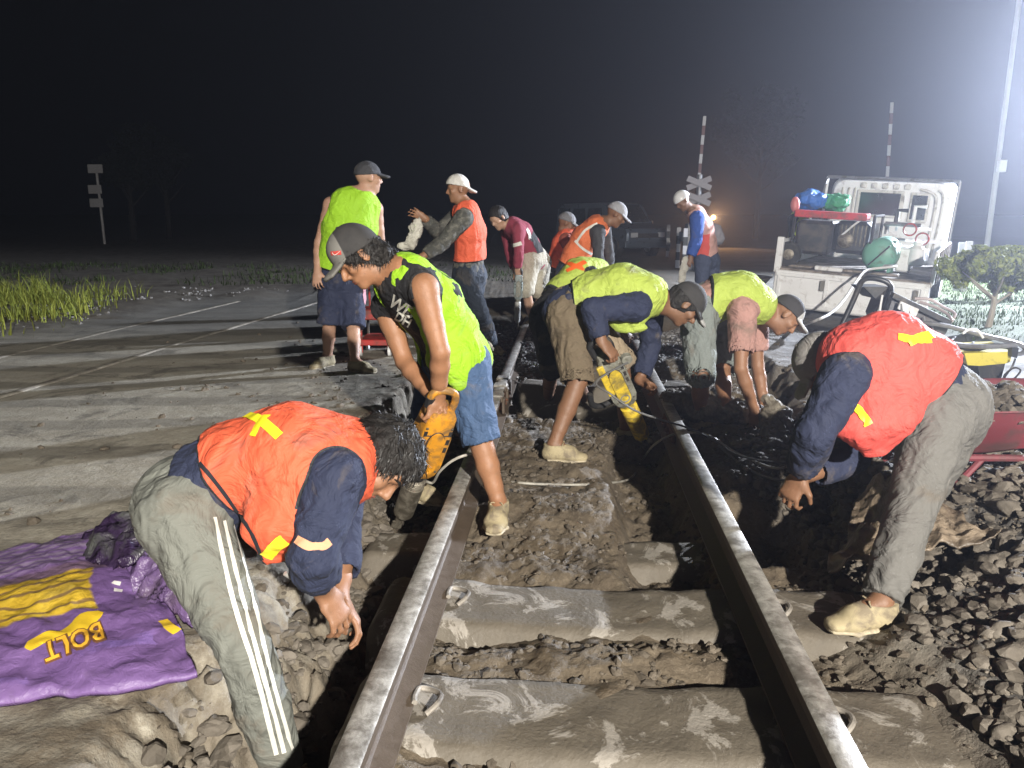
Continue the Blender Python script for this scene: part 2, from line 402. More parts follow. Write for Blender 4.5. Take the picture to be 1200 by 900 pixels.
def text_decal(name, txt, VQ, o, ex, ey, size, m, parent, off=.005, bold=.02):
    """lettering laid on a surface; o pixel of lower left, ex, ey pixel vectors of one em right / up"""
    b = bvh_of(*VQ); cu = bpy.data.curves.new('t', 'FONT'); cu.body = txt; cu.size = 1; cu.offset = bold; cu.resolution_u = 3
    ob = bpy.data.objects.new('t', cu); COL.objects.link(ob); dg = bpy.context.evaluated_depsgraph_get(); me = bpy.data.meshes.new_from_object(ob.evaluated_get(dg))
    bpy.data.objects.remove(ob); bm = bmesh.new(); bm.from_mesh(me); bmesh.ops.triangulate(bm, faces=bm.faces); bmesh.ops.subdivide_edges(bm, edges=bm.edges, cuts=1, use_grid_fill=True)
    V = []; ok = True; last = None
    for v in bm.verts:
        px = np.array(o, float) + np.array(ex) * v.co.x * size + np.array(ey) * v.co.y * size; h = hitpx(b, *px)
        if h[0] is None: V.append(last if last is not None else np.array(gz(px[0], px[1], 0)))
        else: last = np.array(h[0]) + np.array(h[1]) * off; V.append(last)
    bm.verts.index_update(); Fs = [tuple(v.index for v in f.verts) for f in bm.faces]; bm.free()
    return mobj(name, np.array(V), Fs, m, parent, False)

DEBUG = True
def person(J, label, group, skin=SKIN, vox=.008, S=1.0, shirt=None, vest=None, trousers=None, cap=None, hair=None, shoes=SHOE, hands=None, bulge=.06, bulgedir=(0, 0, 1), ground=None, stout=1.0, foot=None, extra=None, face=True):
    """J: joints in metres (world). pel, neck, sA,eA,wA (near arm), sB,eB,wB, hA,kA,aA, hB,kB,aB, head,hf,hu (head centre, facing, crown), tA,tB toe directions"""
    J = {k: np.asarray(v, float) for k, v in J.items()}
    if DEBUG:
        for a, b, l in (('sA','eA',.28),('eA','wA',.25),('sB','eB',.28),('eB','wB',.25),('hA','kA',.41),('kA','aA',.40),('hB','kB',.41),('kB','aB',.40),('pel','neck',.48),('sA','sB',.36),('neck','head',.17),('hA','hB',.19)):
            d = np.linalg.norm(J[a] - J[b]) / S
            if abs(d / l - 1) > .15: print('LEN', label[:40], a, b, round(d, 2), 'want', l)
    base = (J['aA'] + J['aB']) / 2; base = np.array([base[0], base[1], min(J['aA'][2], J['aB'][2]) - .08])
    root = thing('person', base, label, 'person', group)
    sd = U(J['sA'] - J['sB']); hs = U(J['hA'] - J['hB']); pel, neck = J['pel'], J['neck']; bd = U(bulgedir)
    sp = lambda t: pel + (neck - pel) * t + bd * bulge * math.sin(math.pi * t)
    sdt = lambda t: U(hs * (1 - t) + sd * t)
    st = S * stout
    def torso(F, inf, t0=0.0, t1=1.0, k=.04, flare=0):
        tt = [0, .3, .62, .88]; A = [.160, .143, .165, .150]; B = [.115, .105, .118, .092]
        T = [t0] + [x for x in tt if t0 < x < t1] + [t1]
        g = lambda t, arr: np.interp(t, tt, arr) * st + inf + flare * max(0, .35 - t)
        for a, b in zip(T[:-1], T[1:]): F.rod(sp(a), sp(b), g(a, A), g(b, A), g(a, B), g(b, B), side=sdt((a + b) / 2), k=k)
    def arm(F, X, inf, upto=2.0, k=.03, loose=0):
        s_, e_, w_ = J['s' + X], J['e' + X], J['w' + X]
        r = lambda t: np.interp(t, [0, .25, .5, .9, 1.0, 1.25, 1.6, 2.0], [.058, .053, .048, .039, .040, .043, .036, .027]) * S + inf + loose * t / 2
        pos = lambda t: s_ + (e_ - s_) * t if t <= 1 else e_ + (w_ - e_) * (t - 1)
        T = [t for t in [0, .3, .6, 1, 1.3, 1.65, 2] if t < upto] + [upto]
        for a, b in zip(T[:-1], T[1:]): F.rod(pos(a), pos(b), r(a), r(b), k=k if a < .1 else .012)
        return pos(upto), U(pos(upto) - pos(upto - .1))
    def leg(F, X, inf, upto=2.0, k=.04, loose=0, start=0):
        h_, k_, a_ = J['h' + X], J['k' + X], J['a' + X]
        r = lambda t: np.interp(t, [0, .3, .7, 1.0, 1.15, 1.35, 1.7, 2.0], [.092, .085, .066, .054, .050, .056, .042, .035]) * S + inf + loose * t / 2
        back = U(np.cross(hs, a_ - h_)); 
        pos = lambda t: h_ + (k_ - h_) * t if t <= 1 else k_ + (a_ - k_) * (t - 1)
        T = [t for t in [0, .35, .7, 1, 1.2, 1.45, 1.75, 2] if start <= t < upto] + [upto]
        for a, b in zip(T[:-1], T[1:]): F.rod(pos(a), pos(b), r(a), r(b), k=k if a < .1 else .012)
        return pos(upto), U(pos(upto) - pos(upto - .1))
    # --- head
    f, u_, s_ = frame(J['hf'], J['hu']); hc = J['head']; h = lambda a, b, c: hc + (s_ * a + f * b + u_ * c) * S
    hfm = (hc, f, u_, s_)
    B = SDF(.0053 if vox < .0085 else vox)
    torso(B, -.008)
    B.rod(sp(.93), hc - u_ * .075 * S - f * .02 * S, .062 * S, .052 * S, k=.04)
    for X in 'AB':
        B.rod(sp(.88), J['s' + X], .062 * S, .056 * S, k=.05); arm(B, X, 0, 2.0)
        B.rod(sp(.03), J['h' + X], .10 * st, .092 * S, k=.03); leg(B, X, 0, 2.0)
    fine = vox <= .009
    B.ell(h(0, -.012, .03), (.077 * S, .098 * S, .088 * S), (s_, f, u_), k=.02)
    B.ell(h(0, .028, -.045), (.056 * S, .062 * S, .066 * S), (s_, f, u_), k=.03)
    B.ell(h(0, .066, -.092), (.024 * S, .02 * S, .02 * S), (s_, f, u_), k=.02)
    B.rod(h(-.03, .078, .030), h(.03, .078, .030), .014 * S, k=.02)
    B.rod(h(0, .090, .014), h(0, .108, -.020), .008 * S, .0115 * S, k=.012)
    B.rod(h(-.012, .094, -.028), h(.012, .094, -.028), .009 * S, k=.008)
    B.rod(h(-.02, .080, -.058), h(.02, .080, -.058), .009 * S, k=.008)
    for q in (-1, 1):
        B.ell(h(q * .045, .062, -.015), (.02 * S, .022 * S, .02 * S), (s_, f, u_), k=.02)
        if fine: B.ell(h(q * .032, .094, .010), (.017 * S, .012 * S, .010 * S), (s_, f, u_), k=.01, sub=True)
        B.ell(h(q * .079, -.005, -.002), (.011 * S, .021 * S, .033 * S), (s_ * 1 + f * .35 * q * -1, f, u_), k=.008)
        if fine: B.ell(h(q * .090, .002, .002), (.006 * S, .011 * S, .018 * S), (s_, f, u_), k=.006, sub=True)
    for X in 'AB':
        hd = (hands or {}).get(X, {}); d = hd.get('d', U(J['w' + X] - J['e' + X])); pn = hd.get('pn', U(np.array([0, .3, .0]) + J['neck'] * 0 + (pel - J['w' + X]) * .6))
        add_hand(B, J['w' + X], d, pn, hd.get('flip', 1 if X == 'A' else -1), hd.get('curl', .6), S * 1.03)
        # bare foot inside the shoe
        t_ = U(J['t' + X]); up = np.array([0, 0, 1.]); a_ = J['a' + X]; B.rod(a_, a_ + t_ * .1 * S - up * .045 * S, .036 * S, .028 * S, k=.02)
    o, V, Q = finish(B, 'body', skin, root, 0, relaxit=1 if vox > .0085 else 2)
    if fine and face:
        for q in (-1, 1):
            e = MB(); c0 = h(q * .031, .068, .008)
            e.lathe(c0 - f * .012 * S, f, [(.0, .004), (.004, .0095 * S), (.012, .011 * S), (.0195 * S, .0085 * S), (.022 * S, .0055 * S)], 14); eo = e.build('eye', EYEW, root, True)
            e = MB(); e.lathe(c0 + f * .0095 * S, f, [(0, .0058 * S), (.0022, .0050 * S), (.003, .001)], 12); e.build('iris', EYED, eo, True)
            e = MB(); e.tube([h(q * .014, .094, .030), h(q * .03, .092, .036), h(q * .048, .078, .031)], [.0032 * S, .0045 * S, .002 * S], 6, smooth=3); e.build('eyebrow', HAIR, root, True)
        e = MB(); e.tube([h(-.024, .082, -.055), h(-.008, .090, -.053), h(.008, .090, -.053), h(.024, .082, -.055)], [.002, .0045 * S, .0045 * S, .002], 6, smooth=3)
        e.tube([h(-.020, .083, -.062), h(0, .090, -.064), h(.020, .083, -.062)], [.002, .005 * S, .002], 6, smooth=3); e.build('lips', LIP, root, True)
    # --- hair
    if hair:
        H = SDF(min(vox, .008)); r = hair.get('r', .007 if cap else .012)
        H.ell(h(0, -.016, .036), ((.078 + r) * S, (.098 + r) * S, (.090 + r) * S), (s_, f, u_)); 
        H.ell(h(0, -.05, -.03), ((.06 + r) * S, (.055 + r) * S, .07 * S), (s_, f, u_), k=.03)
        for e in hair.get('extra', []): H.ell(h(*e[:3]), (e[3] * S, e[3] * S, e[4] * S), (s_, f, u_), k=.02)
        H.ell(h(0, .085, hair.get('line', -.03)), (.085 * S, .075 * S, .085 * S), (s_, f, u_), k=.01, sub=True)
        H.cut(h(0, 0, hair.get('cut', -.075)), -u_)
        if cap:
            cf0, cu0, _ = frame(cap.get('f', J['hf']), cap.get('u', u_)); H.cut(hc + (cu0 * .032) * S, cu0 - cf0 * .10)
        for q in (-1, 1): H.ell(h(q * .088, .008, -.012), (.02 * S, .028 * S, .035 * S), (s_, f, u_), k=.006, sub=True)
        ho, HV, HQ = finish(H, 'hair', HAIR, root, hair.get('amp', .006), 60, relaxit=0, hairf=hfm, headf=hfm)
        if hair.get('strands'):
            n = hair['strands']; N = vnormals(HV, HQ); k = rng.integers(0, len(HV), n); P = HV[k] - N[k] * .004; flow = f * .6 - u_ * .8 + fbm(P * 18, 2)[:, None] * s_ * 1.6 + rng.normal(size=(n, 3)) * .25; flow = flow - (flow * N[k]).sum(1)[:, None] * N[k]; flow /= np.linalg.norm(flow, axis=1, keepdims=True) + 1e-9
            Lh = rng.uniform(.018, .045, n)[:, None]; sd_ = np.cross(flow, N[k]) * .0011; rows_ = [P, P + flow * Lh * .5 + N[k] * (.004 + .008 * rng.random((n, 1))), P + flow * Lh + N[k] * (.002 + .010 * rng.random((n, 1)))]
            V_ = np.stack([rows_[0] - sd_, rows_[0] + sd_, rows_[1] - sd_, rows_[1] + sd_, rows_[2] - sd_ * .3, rows_[2] + sd_ * .3], 1).reshape(-1, 3); Q_ = (np.array([[0, 1, 3, 2], [2, 3, 5, 4]])[None] + (np.arange(n) * 6)[:, None, None]).reshape(-1, 4)
            mobj('hair_strands', V_, Q_, mat('hair_strand', (.016, .014, .013), .5, bump=0), ho, False)
    # --- cap
    capo = None
    if cap:
        cf, cu, cs = frame(cap.get('f', J['hf']), cap.get('u', u_)); g = lambda a, b, c: hc + (cs * a + cf * b + cu * c) * S
        C = SDF(min(vox, .006)); rr = cap.get('r', 1.0)
        C.ell(g(0, -.012, .030), (.088 * S * rr, .109 * S * rr, (.104 + cap.get('tall', 0)) * S * rr), (cs, cf, cu), k=.01)
        if cap.get('tall', 0): C.ell(g(0, .04, .075), (.066 * S, .05 * S, .05 * S), (cs, cf, cu), k=.04)
        C.cut(g(0, 0, .026), -cu + cf * .10)
        C.ell(g(0, -.012, .012), (.079 * S * rr, .099 * S * rr, .06 * S), (cs, cf, cu), k=.004, sub=True)
        if cap.get('brim', 1):
            bl = cap.get('brim', 1)
            C.rod(g(-.045, .095, .026), g(.045, .095, .026), .02 * S, b0=.0075, side=cf, k=.012) if False else None
            for q in (-1, -.66, -.33, 0, .33, .66, 1):
                C.rod(g(q * .052, .082 - abs(q) * .02, .036 - abs(q) * .006), g(q * .046, .140 + .024 * bl - abs(q) ** 2 * .028, .022 - abs(q) ** 2 * .007), .028 * S, .024 * S, .0085, .0075, side=cs, k=.012)
        capo = finish(C, cap.get('name', 'cap'), cap['mat'], root, 0, relaxit=1, headf=(hc, cf, cu, cs))
        bt = MB(); bt.lathe(g(0, -.012, .030 + (.104 + cap.get('tall', 0)) * rr * S - .004), cu, [(0, .009), (.004, .008), (.007, .003)], 10); bt.build('cap_button', cap['mat'] if not isinstance(cap['mat'], list) else cap['mat'][0], capo[0], True)
    out = {'root': root, 'cap': capo}
    # --- shirt
    def hollow(F, p, d, r, dep=.05):   # open sleeve / trouser end
        F.rod(p - d * dep, p + d * .03, r, r, k=.004, sub=True)
    if shirt:
        H = SDF(vox); torso(H, .010 + shirt.get('inf', 0), shirt.get('t0', -.06), .93, flare=shirt.get('flare', 0)); t0_ = shirt.get('t0', -.06)
        if shirt.get('hem'): H.cut(sp(t0_), -(neck - pel), sp(t0_), .4)
        upto = shirt.get('sleeve', .5)
        for X in 'AB':
            H.rod(sp(.86), J['s' + X], (.07) * S, .062 * S + .008, k=.05)
            if upto > .02:
                p, d = arm(H, X, .011 + shirt.get('loose', 0), upto, loose=shirt.get('cuff', 0)); H.cut(p, d, p, .1 * S)
                if vox < .009: hollow(H, p, d, np.interp(upto, [0, 1, 2], [.058, .042, .03]) * S + shirt.get('loose', 0) + .002)
            else:
                d = U(J['s' + X] - J['s' + ('B' if X == 'A' else 'A')]); H.cut(J['s' + X] + d * .012, d, J['s' + X], .12)
        H.ell(hc - u_ * .04, (.0, .0, .0) if False else (.05 * S, .05 * S, .05 * S), k=.01, sub=True)
        out['shirt'] = finish(H, 'shirt', shirt['mat'], root, shirt.get('amp', .006), shirt.get('sc', 11), relaxit=1)
    if vest:
        H = SDF(vox); torso(H, vest.get('inf', .024), vest.get('t0', .08), .93, flare=vest.get('flare', .06))
        for X in 'AB': H.rod(sp(.88), sp(.88) + (J['s' + X] - sp(.88)) * .8, .070 * S, .052 * S, k=.05)
        for e in vest.get('flaps', []): H.rod(*e[:2], *e[2:6], side=e[6] if len(e) > 6 else sd, k=.06)
        for X in 'AB':
            d = U(J['s' + X] - J['s' + ('B' if X == 'A' else 'A')]); ee = U(J['e' + X] - J['s' + X])
            H.rod(J['s' + X] + d * .012 + ee * -.01, J['s' + X] + ee * vest.get('hole', .09) + d * .03, .075 * S, .068 * S, k=.006, sub=True)
        H.ell(sp(1.0) + (hc - neck) * .25, (.078 * S,) * 3, k=.01, sub=True)
        tz = vest.get('t0', .08)
        for pl in vest.get('cuts', []): H.cut(*pl)
        H.cut(sp(tz), -(neck - pel), sp(tz), .5) if not vest.get('nocut') else None
        if vest.get('open'):
            w = vest['open']; fr = U(np.cross(sd, neck - pel)); fr = fr * (1 if fr @ f > 0 else -1); H.rod(sp(.0) + fr * .16, sp(1.0) + fr * .12, w, w * .8, .16, .16, side=sd, k=.01, sub=True)
        def pf(V):
            D = np.full(len(V), .2)
            for X in 'AB':
                d = U(J['s' + X] - J['s' + ('B' if X == 'A' else 'A')]); ee = U(J['e' + X] - J['s' + X]); p0 = J['s' + X] + d * .012 - ee * .01; p1 = J['s' + X] + ee * vest.get('hole', .09) + d * .03; dd = p1 - p0
                t = np.clip((V - p0) @ dd / (dd @ dd), 0, 1); D = np.minimum(D, np.where(np.linalg.norm(V - J['s' + X], axis=1) > .135 * S, .2, np.abs(np.linalg.norm(V - p0 - t[:, None] * dd, axis=1) - (.075 + (.068 - .075) * t) * S)))
            D = np.minimum(D, np.abs(np.linalg.norm(V - (sp(1.0) + (hc - neck) * .25), axis=1) - .078 * S))
            for o_, n_ in [(pl[0], pl[1]) for pl in vest.get('cuts', [])] + ([] if vest.get('nocut') else [(sp(tz), -(neck - pel))]): D = np.minimum(D, np.abs((V - np.asarray(o_)) @ U(n_)))
            return D
        out['vest'] = finish(H, 'vest', vest['mat'], root, vest.get('amp', .007), vest.get('sc', 6), relaxit=1, pipf=pf)
    if trousers:
        H = SDF(vox); up = trousers.get('len', 2); tl = trousers.get('loose', .0)
        H.rod(sp(.10), sp(0), .150 * st + .014, .162 * st + .014, .11 * st + .01, .118 * st + .012, side=hs, k=.04)
        hm = (J['hA'] + J['hB']) / 2; H.ell(hm + bd * .03, (.12 * st, .12 * st, .12 * st), k=.05)
        for X in 'AB':
            H.rod(sp(.02), J['h' + X], .115 * st, .112 * S, k=.04); p, d = leg(H, X, .014, up, loose=tl); H.cut(p, d, p, .16 * S)
            if vox < .009 and up < 1.9: hollow(H, p, d, np.interp(up, [0, 1, 2], [.08, .058, .04]) * S + tl * up / 2 + .005, .04)
            out['trousers'] = finish(H, trousers.get('name', 'trousers' if up > 1.5 else 'shorts'), trousers['mat'], root, trousers.get('amp', .007), trousers.get('sc', 9), relaxit=1)
    # --- shoes
    for X in 'AB':
        if shoes is None or (foot and foot.get(X) == 'none'): continue
        t_ = np.array(J['t' + X], float); a_ = J['a' + X]; up = U(np.array([0, 0, 1.]) - .0 * t_); t_ = U(t_ - up * (t_ @ up) * 1.0); tn = np.cross(t_, up); pt = float(foot.get('pitch' + X, 0)) if foot else 0
        if pt: R_ = Matrix.Rotation(pt, 3, Vector(tn)); t_ = np.array(R_ @ Vector(t_)); up = np.array(R_ @ Vector(up))
        k_ = S * 1.06; g = lambda a, b: a_ + (t_ * a + up * b) * k_
        H = SDF(min(vox, .006)); H.rod(g(-.028, -.048), g(.095, -.052), .037 * k_, .048 * k_, .036 * k_, .030 * k_, side=tn, k=.02); H.rod(g(.095, -.056), g(.158, -.062), .048 * k_, .036 * k_, .028 * k_, .020 * k_, side=tn, k=.02)
        H.rod(g(-.01, .0), g(-.01, -.04), .043 * k_, .040 * k_, k=.02); H.rod(g(.0, -.01), g(.08, -.035), .034 * k_, .034 * k_, k=.03); H.cut(g(0, -.078), -up); H.cut(g(0, .004), up)
        so, SV, SQ = finish(H, 'shoe', shoes, root, .0012, 30, relaxit=1)
        H = SDF(min(vox, .006)); H.rod(g(-.028, -.076), g(.095, -.076), .042 * k_, .052 * k_, .011, .011, side=tn, k=.01); H.rod(g(.095, -.076), g(.165, -.074), .052 * k_, .036 * k_, .011, .011, side=tn, k=.02); finish(H, 'sole', SOLE, so, 0)
        if vox <= .0085:
            e = MB()
            for i in range(3):
                a = .035 + .028 * i; e.tube([g(a, -.012 - i * .008) - tn * .024, g(a + .006, .002 - i * .0105 + .004), g(a + .012, -.012 - i * .008) + tn * .024], .0032, 6, smooth=3)
            e.tube([g(.035, .004), g(.05, .016) + tn * .02, g(.045, .004) + tn * .032, g(.035, .004), g(.052, .016) - tn * .018, g(.05, .0) - tn * .03], .0028, 6, smooth=3); e.build('laces', SHOE, so, True)
    return out
# ------------------------------------------------------------------ world and lamps (night work under two floodlights)
W = bpy.data.worlds.new('World'); SC.world = W; W.use_nodes = True; wt = W.node_tree; bg = wt.nodes['Background']
sky = wt.nodes.new('ShaderNodeTexSky'); sky.sky_type = 'NISHITA'; sky.sun_disc = False; sky.sun_elevation = math.radians(-8); sky.sun_rotation = math.radians(60)
tn_ = wt.nodes.new('ShaderNodeMix'); tn_.data_type = 'RGBA'; tn_.blend_type = 'ADD'; tn_.inputs[0].default_value = 1
wt.links.new(sky.outputs[0], tn_.inputs[6]); tn_.inputs[7].default_value = (.008, .010, .016, 1)
wt.links.new(tn_.outputs[2], bg.inputs[0]); bg.inputs[1].default_value = .03
def lamp(name, typ, loc, col, power, aim=None, **kw):
    d = bpy.data.lights.new(name, typ); d.color = col; d.energy = power
    for k, v in kw.items(): setattr(d, k, v)
    o = bpy.data.objects.new(name, d); o.location = loc; COL.objects.link(o)
    if aim is not None: o.rotation_euler = (Vector(aim) - Vector(loc)).to_track_quat('-Z', 'Y').to_euler()
    return o
L1P = (11.0, 12.6, 3.5)
lamp('floodlight_right', 'SPOT', L1P, (.80, .87, 1.0), 21500, (0, 3.0, 0), spot_size=math.radians(150), spot_blend=.6, shadow_soft_size=.10)
lamp('floodlight_rear', 'SPOT', (2.5, -5.4, 3.7), (1.0, .95, .86), 9000, (-.2, 6, .4), spot_size=math.radians(100), spot_blend=.8, shadow_soft_size=.10)
SC.view_settings.view_transform = 'Standard'; SC.view_settings.look = 'None'; SC.view_settings.gamma = 1; SC.view_settings.exposure = 0
SC.render.engine = 'CYCLES'
SC.cycles.volume_bounces = 0; SC.cycles.max_bounces = 5
# ------------------------------------------------------------------ track frame
TO = np.array([.192, 1.478]); TD = U([.0747, .9972]); TR = np.array([TD[1], -TD[0]])
def cs(X, Y): x = X - TO[0]; y = Y - TO[1]; return x * TR[0] + y * TR[1], x * TD[0] + y * TD[1]
def tw(c, s, z=0): p = TO + TR * c + TD * s; return np.array([p[0], p[1], z])
def n2(x, y, sc, o=3, seed=0): x = np.asarray(x, float); y = np.asarray(y, float); sh = np.broadcast(x, y).shape; P = np.stack([np.broadcast_to(x, sh).ravel() * sc + seed * 13.7, np.broadcast_to(y, sh).ravel() * sc + seed * 5.1, np.full(int(np.prod(sh)), seed * 3.3 + .5)], 1); return fbm(P, o).reshape(sh)
def bump(c, s, c0, c1, s0, s1, w=.06): return sst(c0 - w, c0 + w, c) * (1 - sst(c1 - w, c1 + w, c)) * sst(s0 - w, s0 + w, s) * (1 - sst(s1 - w, s1 + w, s))
def ground(X, Y):
    """height and surface masks"""
    c, s = cs(X, Y); wob = n2(X, Y, 1.6, 4, 1); w2 = n2(X, Y, 7, 3, 2)
    el = -1.16 + .08 * sst(1.6, .4, s) + .13 * n2(s, s * 0, 1.3, 3, 3) + .035 * w2 + .045 * n2(X, Y, 13, 3, 14) - .12 * sst(1.5, 2.6, s); er = 1.30 + .14 * wob + .05 * w2 + .25 * sst(3.0, 4.5, s) - .25 * sst(1.8, .8, s)
    endL = 5.6 + .25 * wob; pl = sst(el - .03 - .10 * sst(2.6, 1.8, s), el + .10 + .24 * sst(2.6, 1.8, s) + .05 * w2, c); erw = .10 + .75 * sst(2.2, 1.4, s); er = er - .45 * sst(2.2, 1.4, s); pr = 1 - sst(er - .02, er + erw, c); pe = 1 - sst(7.3, 7.7, s + .2 * wob)
    pit = pl * pr * pe
    sk = np.minimum(np.abs(s - .42), np.abs(s - 1.03)); sk = sst(.30, .18, sk) * (s < 1.45); mid = -.182 - .022 * sk + .035 * wob + .020 * w2
    left = -.40 + .05 * wob + .02 * w2; left = left - .09 * sst(1.2, .6, s) + .30 * sst(4.9, 5.9, s); left = left + .06 * sst(-.85, -1.1, c)
    right = -.25 + .06 * wob + .02 * w2 - .17 * bump(c, s, .66, 1.03, 1.55, 2.25, .05) + .06 * sst(2.4, 2.9, s) + .07 * bump(c, s, .75, 1.5, 2.45, 4.6, .15)
    fl = mid + (left - mid) * sst(-.60, -.72, c) + (right - mid) * sst(.58, .70, c)
    fl = fl - .24 * bump(c, s, -.50, .35, 3.75, 4.75, .09)                    # the open hole between the rails
    fl = fl - .13 * bump(c, s, .18, .50, 1.25, 3.2, .06)                     # dug out along the right rail
    fl = fl + (.13 + .03 * wob) * sst(4.85, 5.1, s) * sst(-.62, -.5, c)       # ballast still in place further on
    fl = fl + .05 * bump(c, s, -.5, .2, 1.75, 3.3, .2)
    pit_n = n2(X, Y, 16, 4, 4); cl = .5 - np.abs(pit_n)
    slab = .006 * n2(X, Y, .7, 3, 6) + .0015 * w2
    z = slab * (1 - pit) + fl * pit
    mud = np.clip(pit * 1.0, 0, 1)
    # spoil heap of broken stone, right foreground, and the strip under the barrow
    d = np.sqrt(((c - 2.15) / 1.0) ** 2 + ((s - 1.1) / 1.55) ** 2) + .12 * wob
    heap = .19 * sst(1.0, .25, d); hm = np.maximum(sst(1.08, .92, d) * (c > .8), sst(.98, 1.12, c + .06 * wob) * sst(2.3, 1.9, s) * sst(3.3, 3.0, c))
    d2 = np.sqrt(((X - 2.6) / 1.5) ** 2 + ((Y - 4.0) / .75) ** 2) + .2 * wob; hm2 = sst(1.05, .8, d2); heap2 = .05 * sst(1.0, .3, d2)
    z = z + heap * (c > .8) + heap2 * (1 - pit)
    spill = sst(.25, .0, np.abs(c - el - -.0)) * 0
    # lumps and clods
    rough = mud * (1 - sst(4.4, 4.9, s)) * (1 - .75 * sk * (np.abs(c) < 1.05)); rb = np.clip(np.maximum(hm, hm2 * .9), 0, 1)
    z = z + rough * (.040 * (cl - .25) * (.35 + .65 * sst(-.1, .4, n2(X, Y, 2.3, 2, 9))) + .008 * n2(X, Y, 45, 3, 5))
    z = z + rb * (.022 * (.5 - np.abs(n2(X, Y, 13, 2, 8))) + .010 * n2(X, Y, 34, 2, 11))
    bal = sst(4.85, 5.1, s) * (1 - sst(7.2, 7.6, s)) * sst(-1.2, -1.0, c) * (1 - sst(1.3, 1.6, c))
    # crumbs and dried mud on the paving beside the cut
    near = np.exp(-np.maximum(el - c, 0) / .8) * (1 - pit) * (c < 0) + np.exp(-np.maximum(c - er, 0) / .5) * (1 - pit) * (c > 0)
    z = z + near * .012 * np.clip(n2(X, Y, 11, 3, 12) + .1, 0, 1)
    # left verge beyond the second track: low bank with grass
    a = math.radians(7.4); xs = X - (-4.0 + (Y - 5.2) * math.tan(a)) 
    verge = sst(-1.0, -1.5, xs + .15 * wob) * 1.0; back = sst(11.5, 13.5, Y + 1.2 * wob - .25 * X * (X < 0)) * (X < 4.5) * sst(0.8, -.6, xs - 0.75)
    dirt = np.clip(np.maximum(verge * sst(6.6, 7.6, Y + X * .15), back), 0, 1)
    z = z + dirt * (.06 + .05 * wob + .03 * w2) + verge * .0
    rv = sst(4.15, 4.6, X + .15 * wob) * sst(6.7, 7.2, Y + .2 * wob) * sst(-2.6, -1.6, X - .62 * Y) ; z = z + rv * (.05 + .04 * wob)
    return z, mud, np.clip(rb + bal * .9, 0, 1), dirt, rv, np.clip(near, 0, 1)
def gh(x, y): return float(ground(np.array([x], float), np.array([y], float))[0][0])
xs = np.concatenate([-np.geomspace(400, 3.2, 60), np.arange(-3.1, 3.6, .0135), np.geomspace(3.65, 400, 70)])
ys = [-6, -3, -1, 0, .6]
y = 1.0
while y < 9.5: ys.append(y); y += max(.010, y * .0052)
while y < 30: ys.append(y); y *= 1.02
ys = np.array(ys + list(np.geomspace(y, 700, 24)))
XX, YY = np.meshgrid(xs, ys); Z, MUD, RUB, DIRT, RV, NEAR = ground(XX, YY)
nx, ny = len(xs), len(ys); ii = (np.arange(ny - 1)[:, None] * nx + np.arange(nx - 1)[None, :]).ravel()
GQ = np.stack([ii, ii + 1, ii + nx + 1, ii + nx], 1)
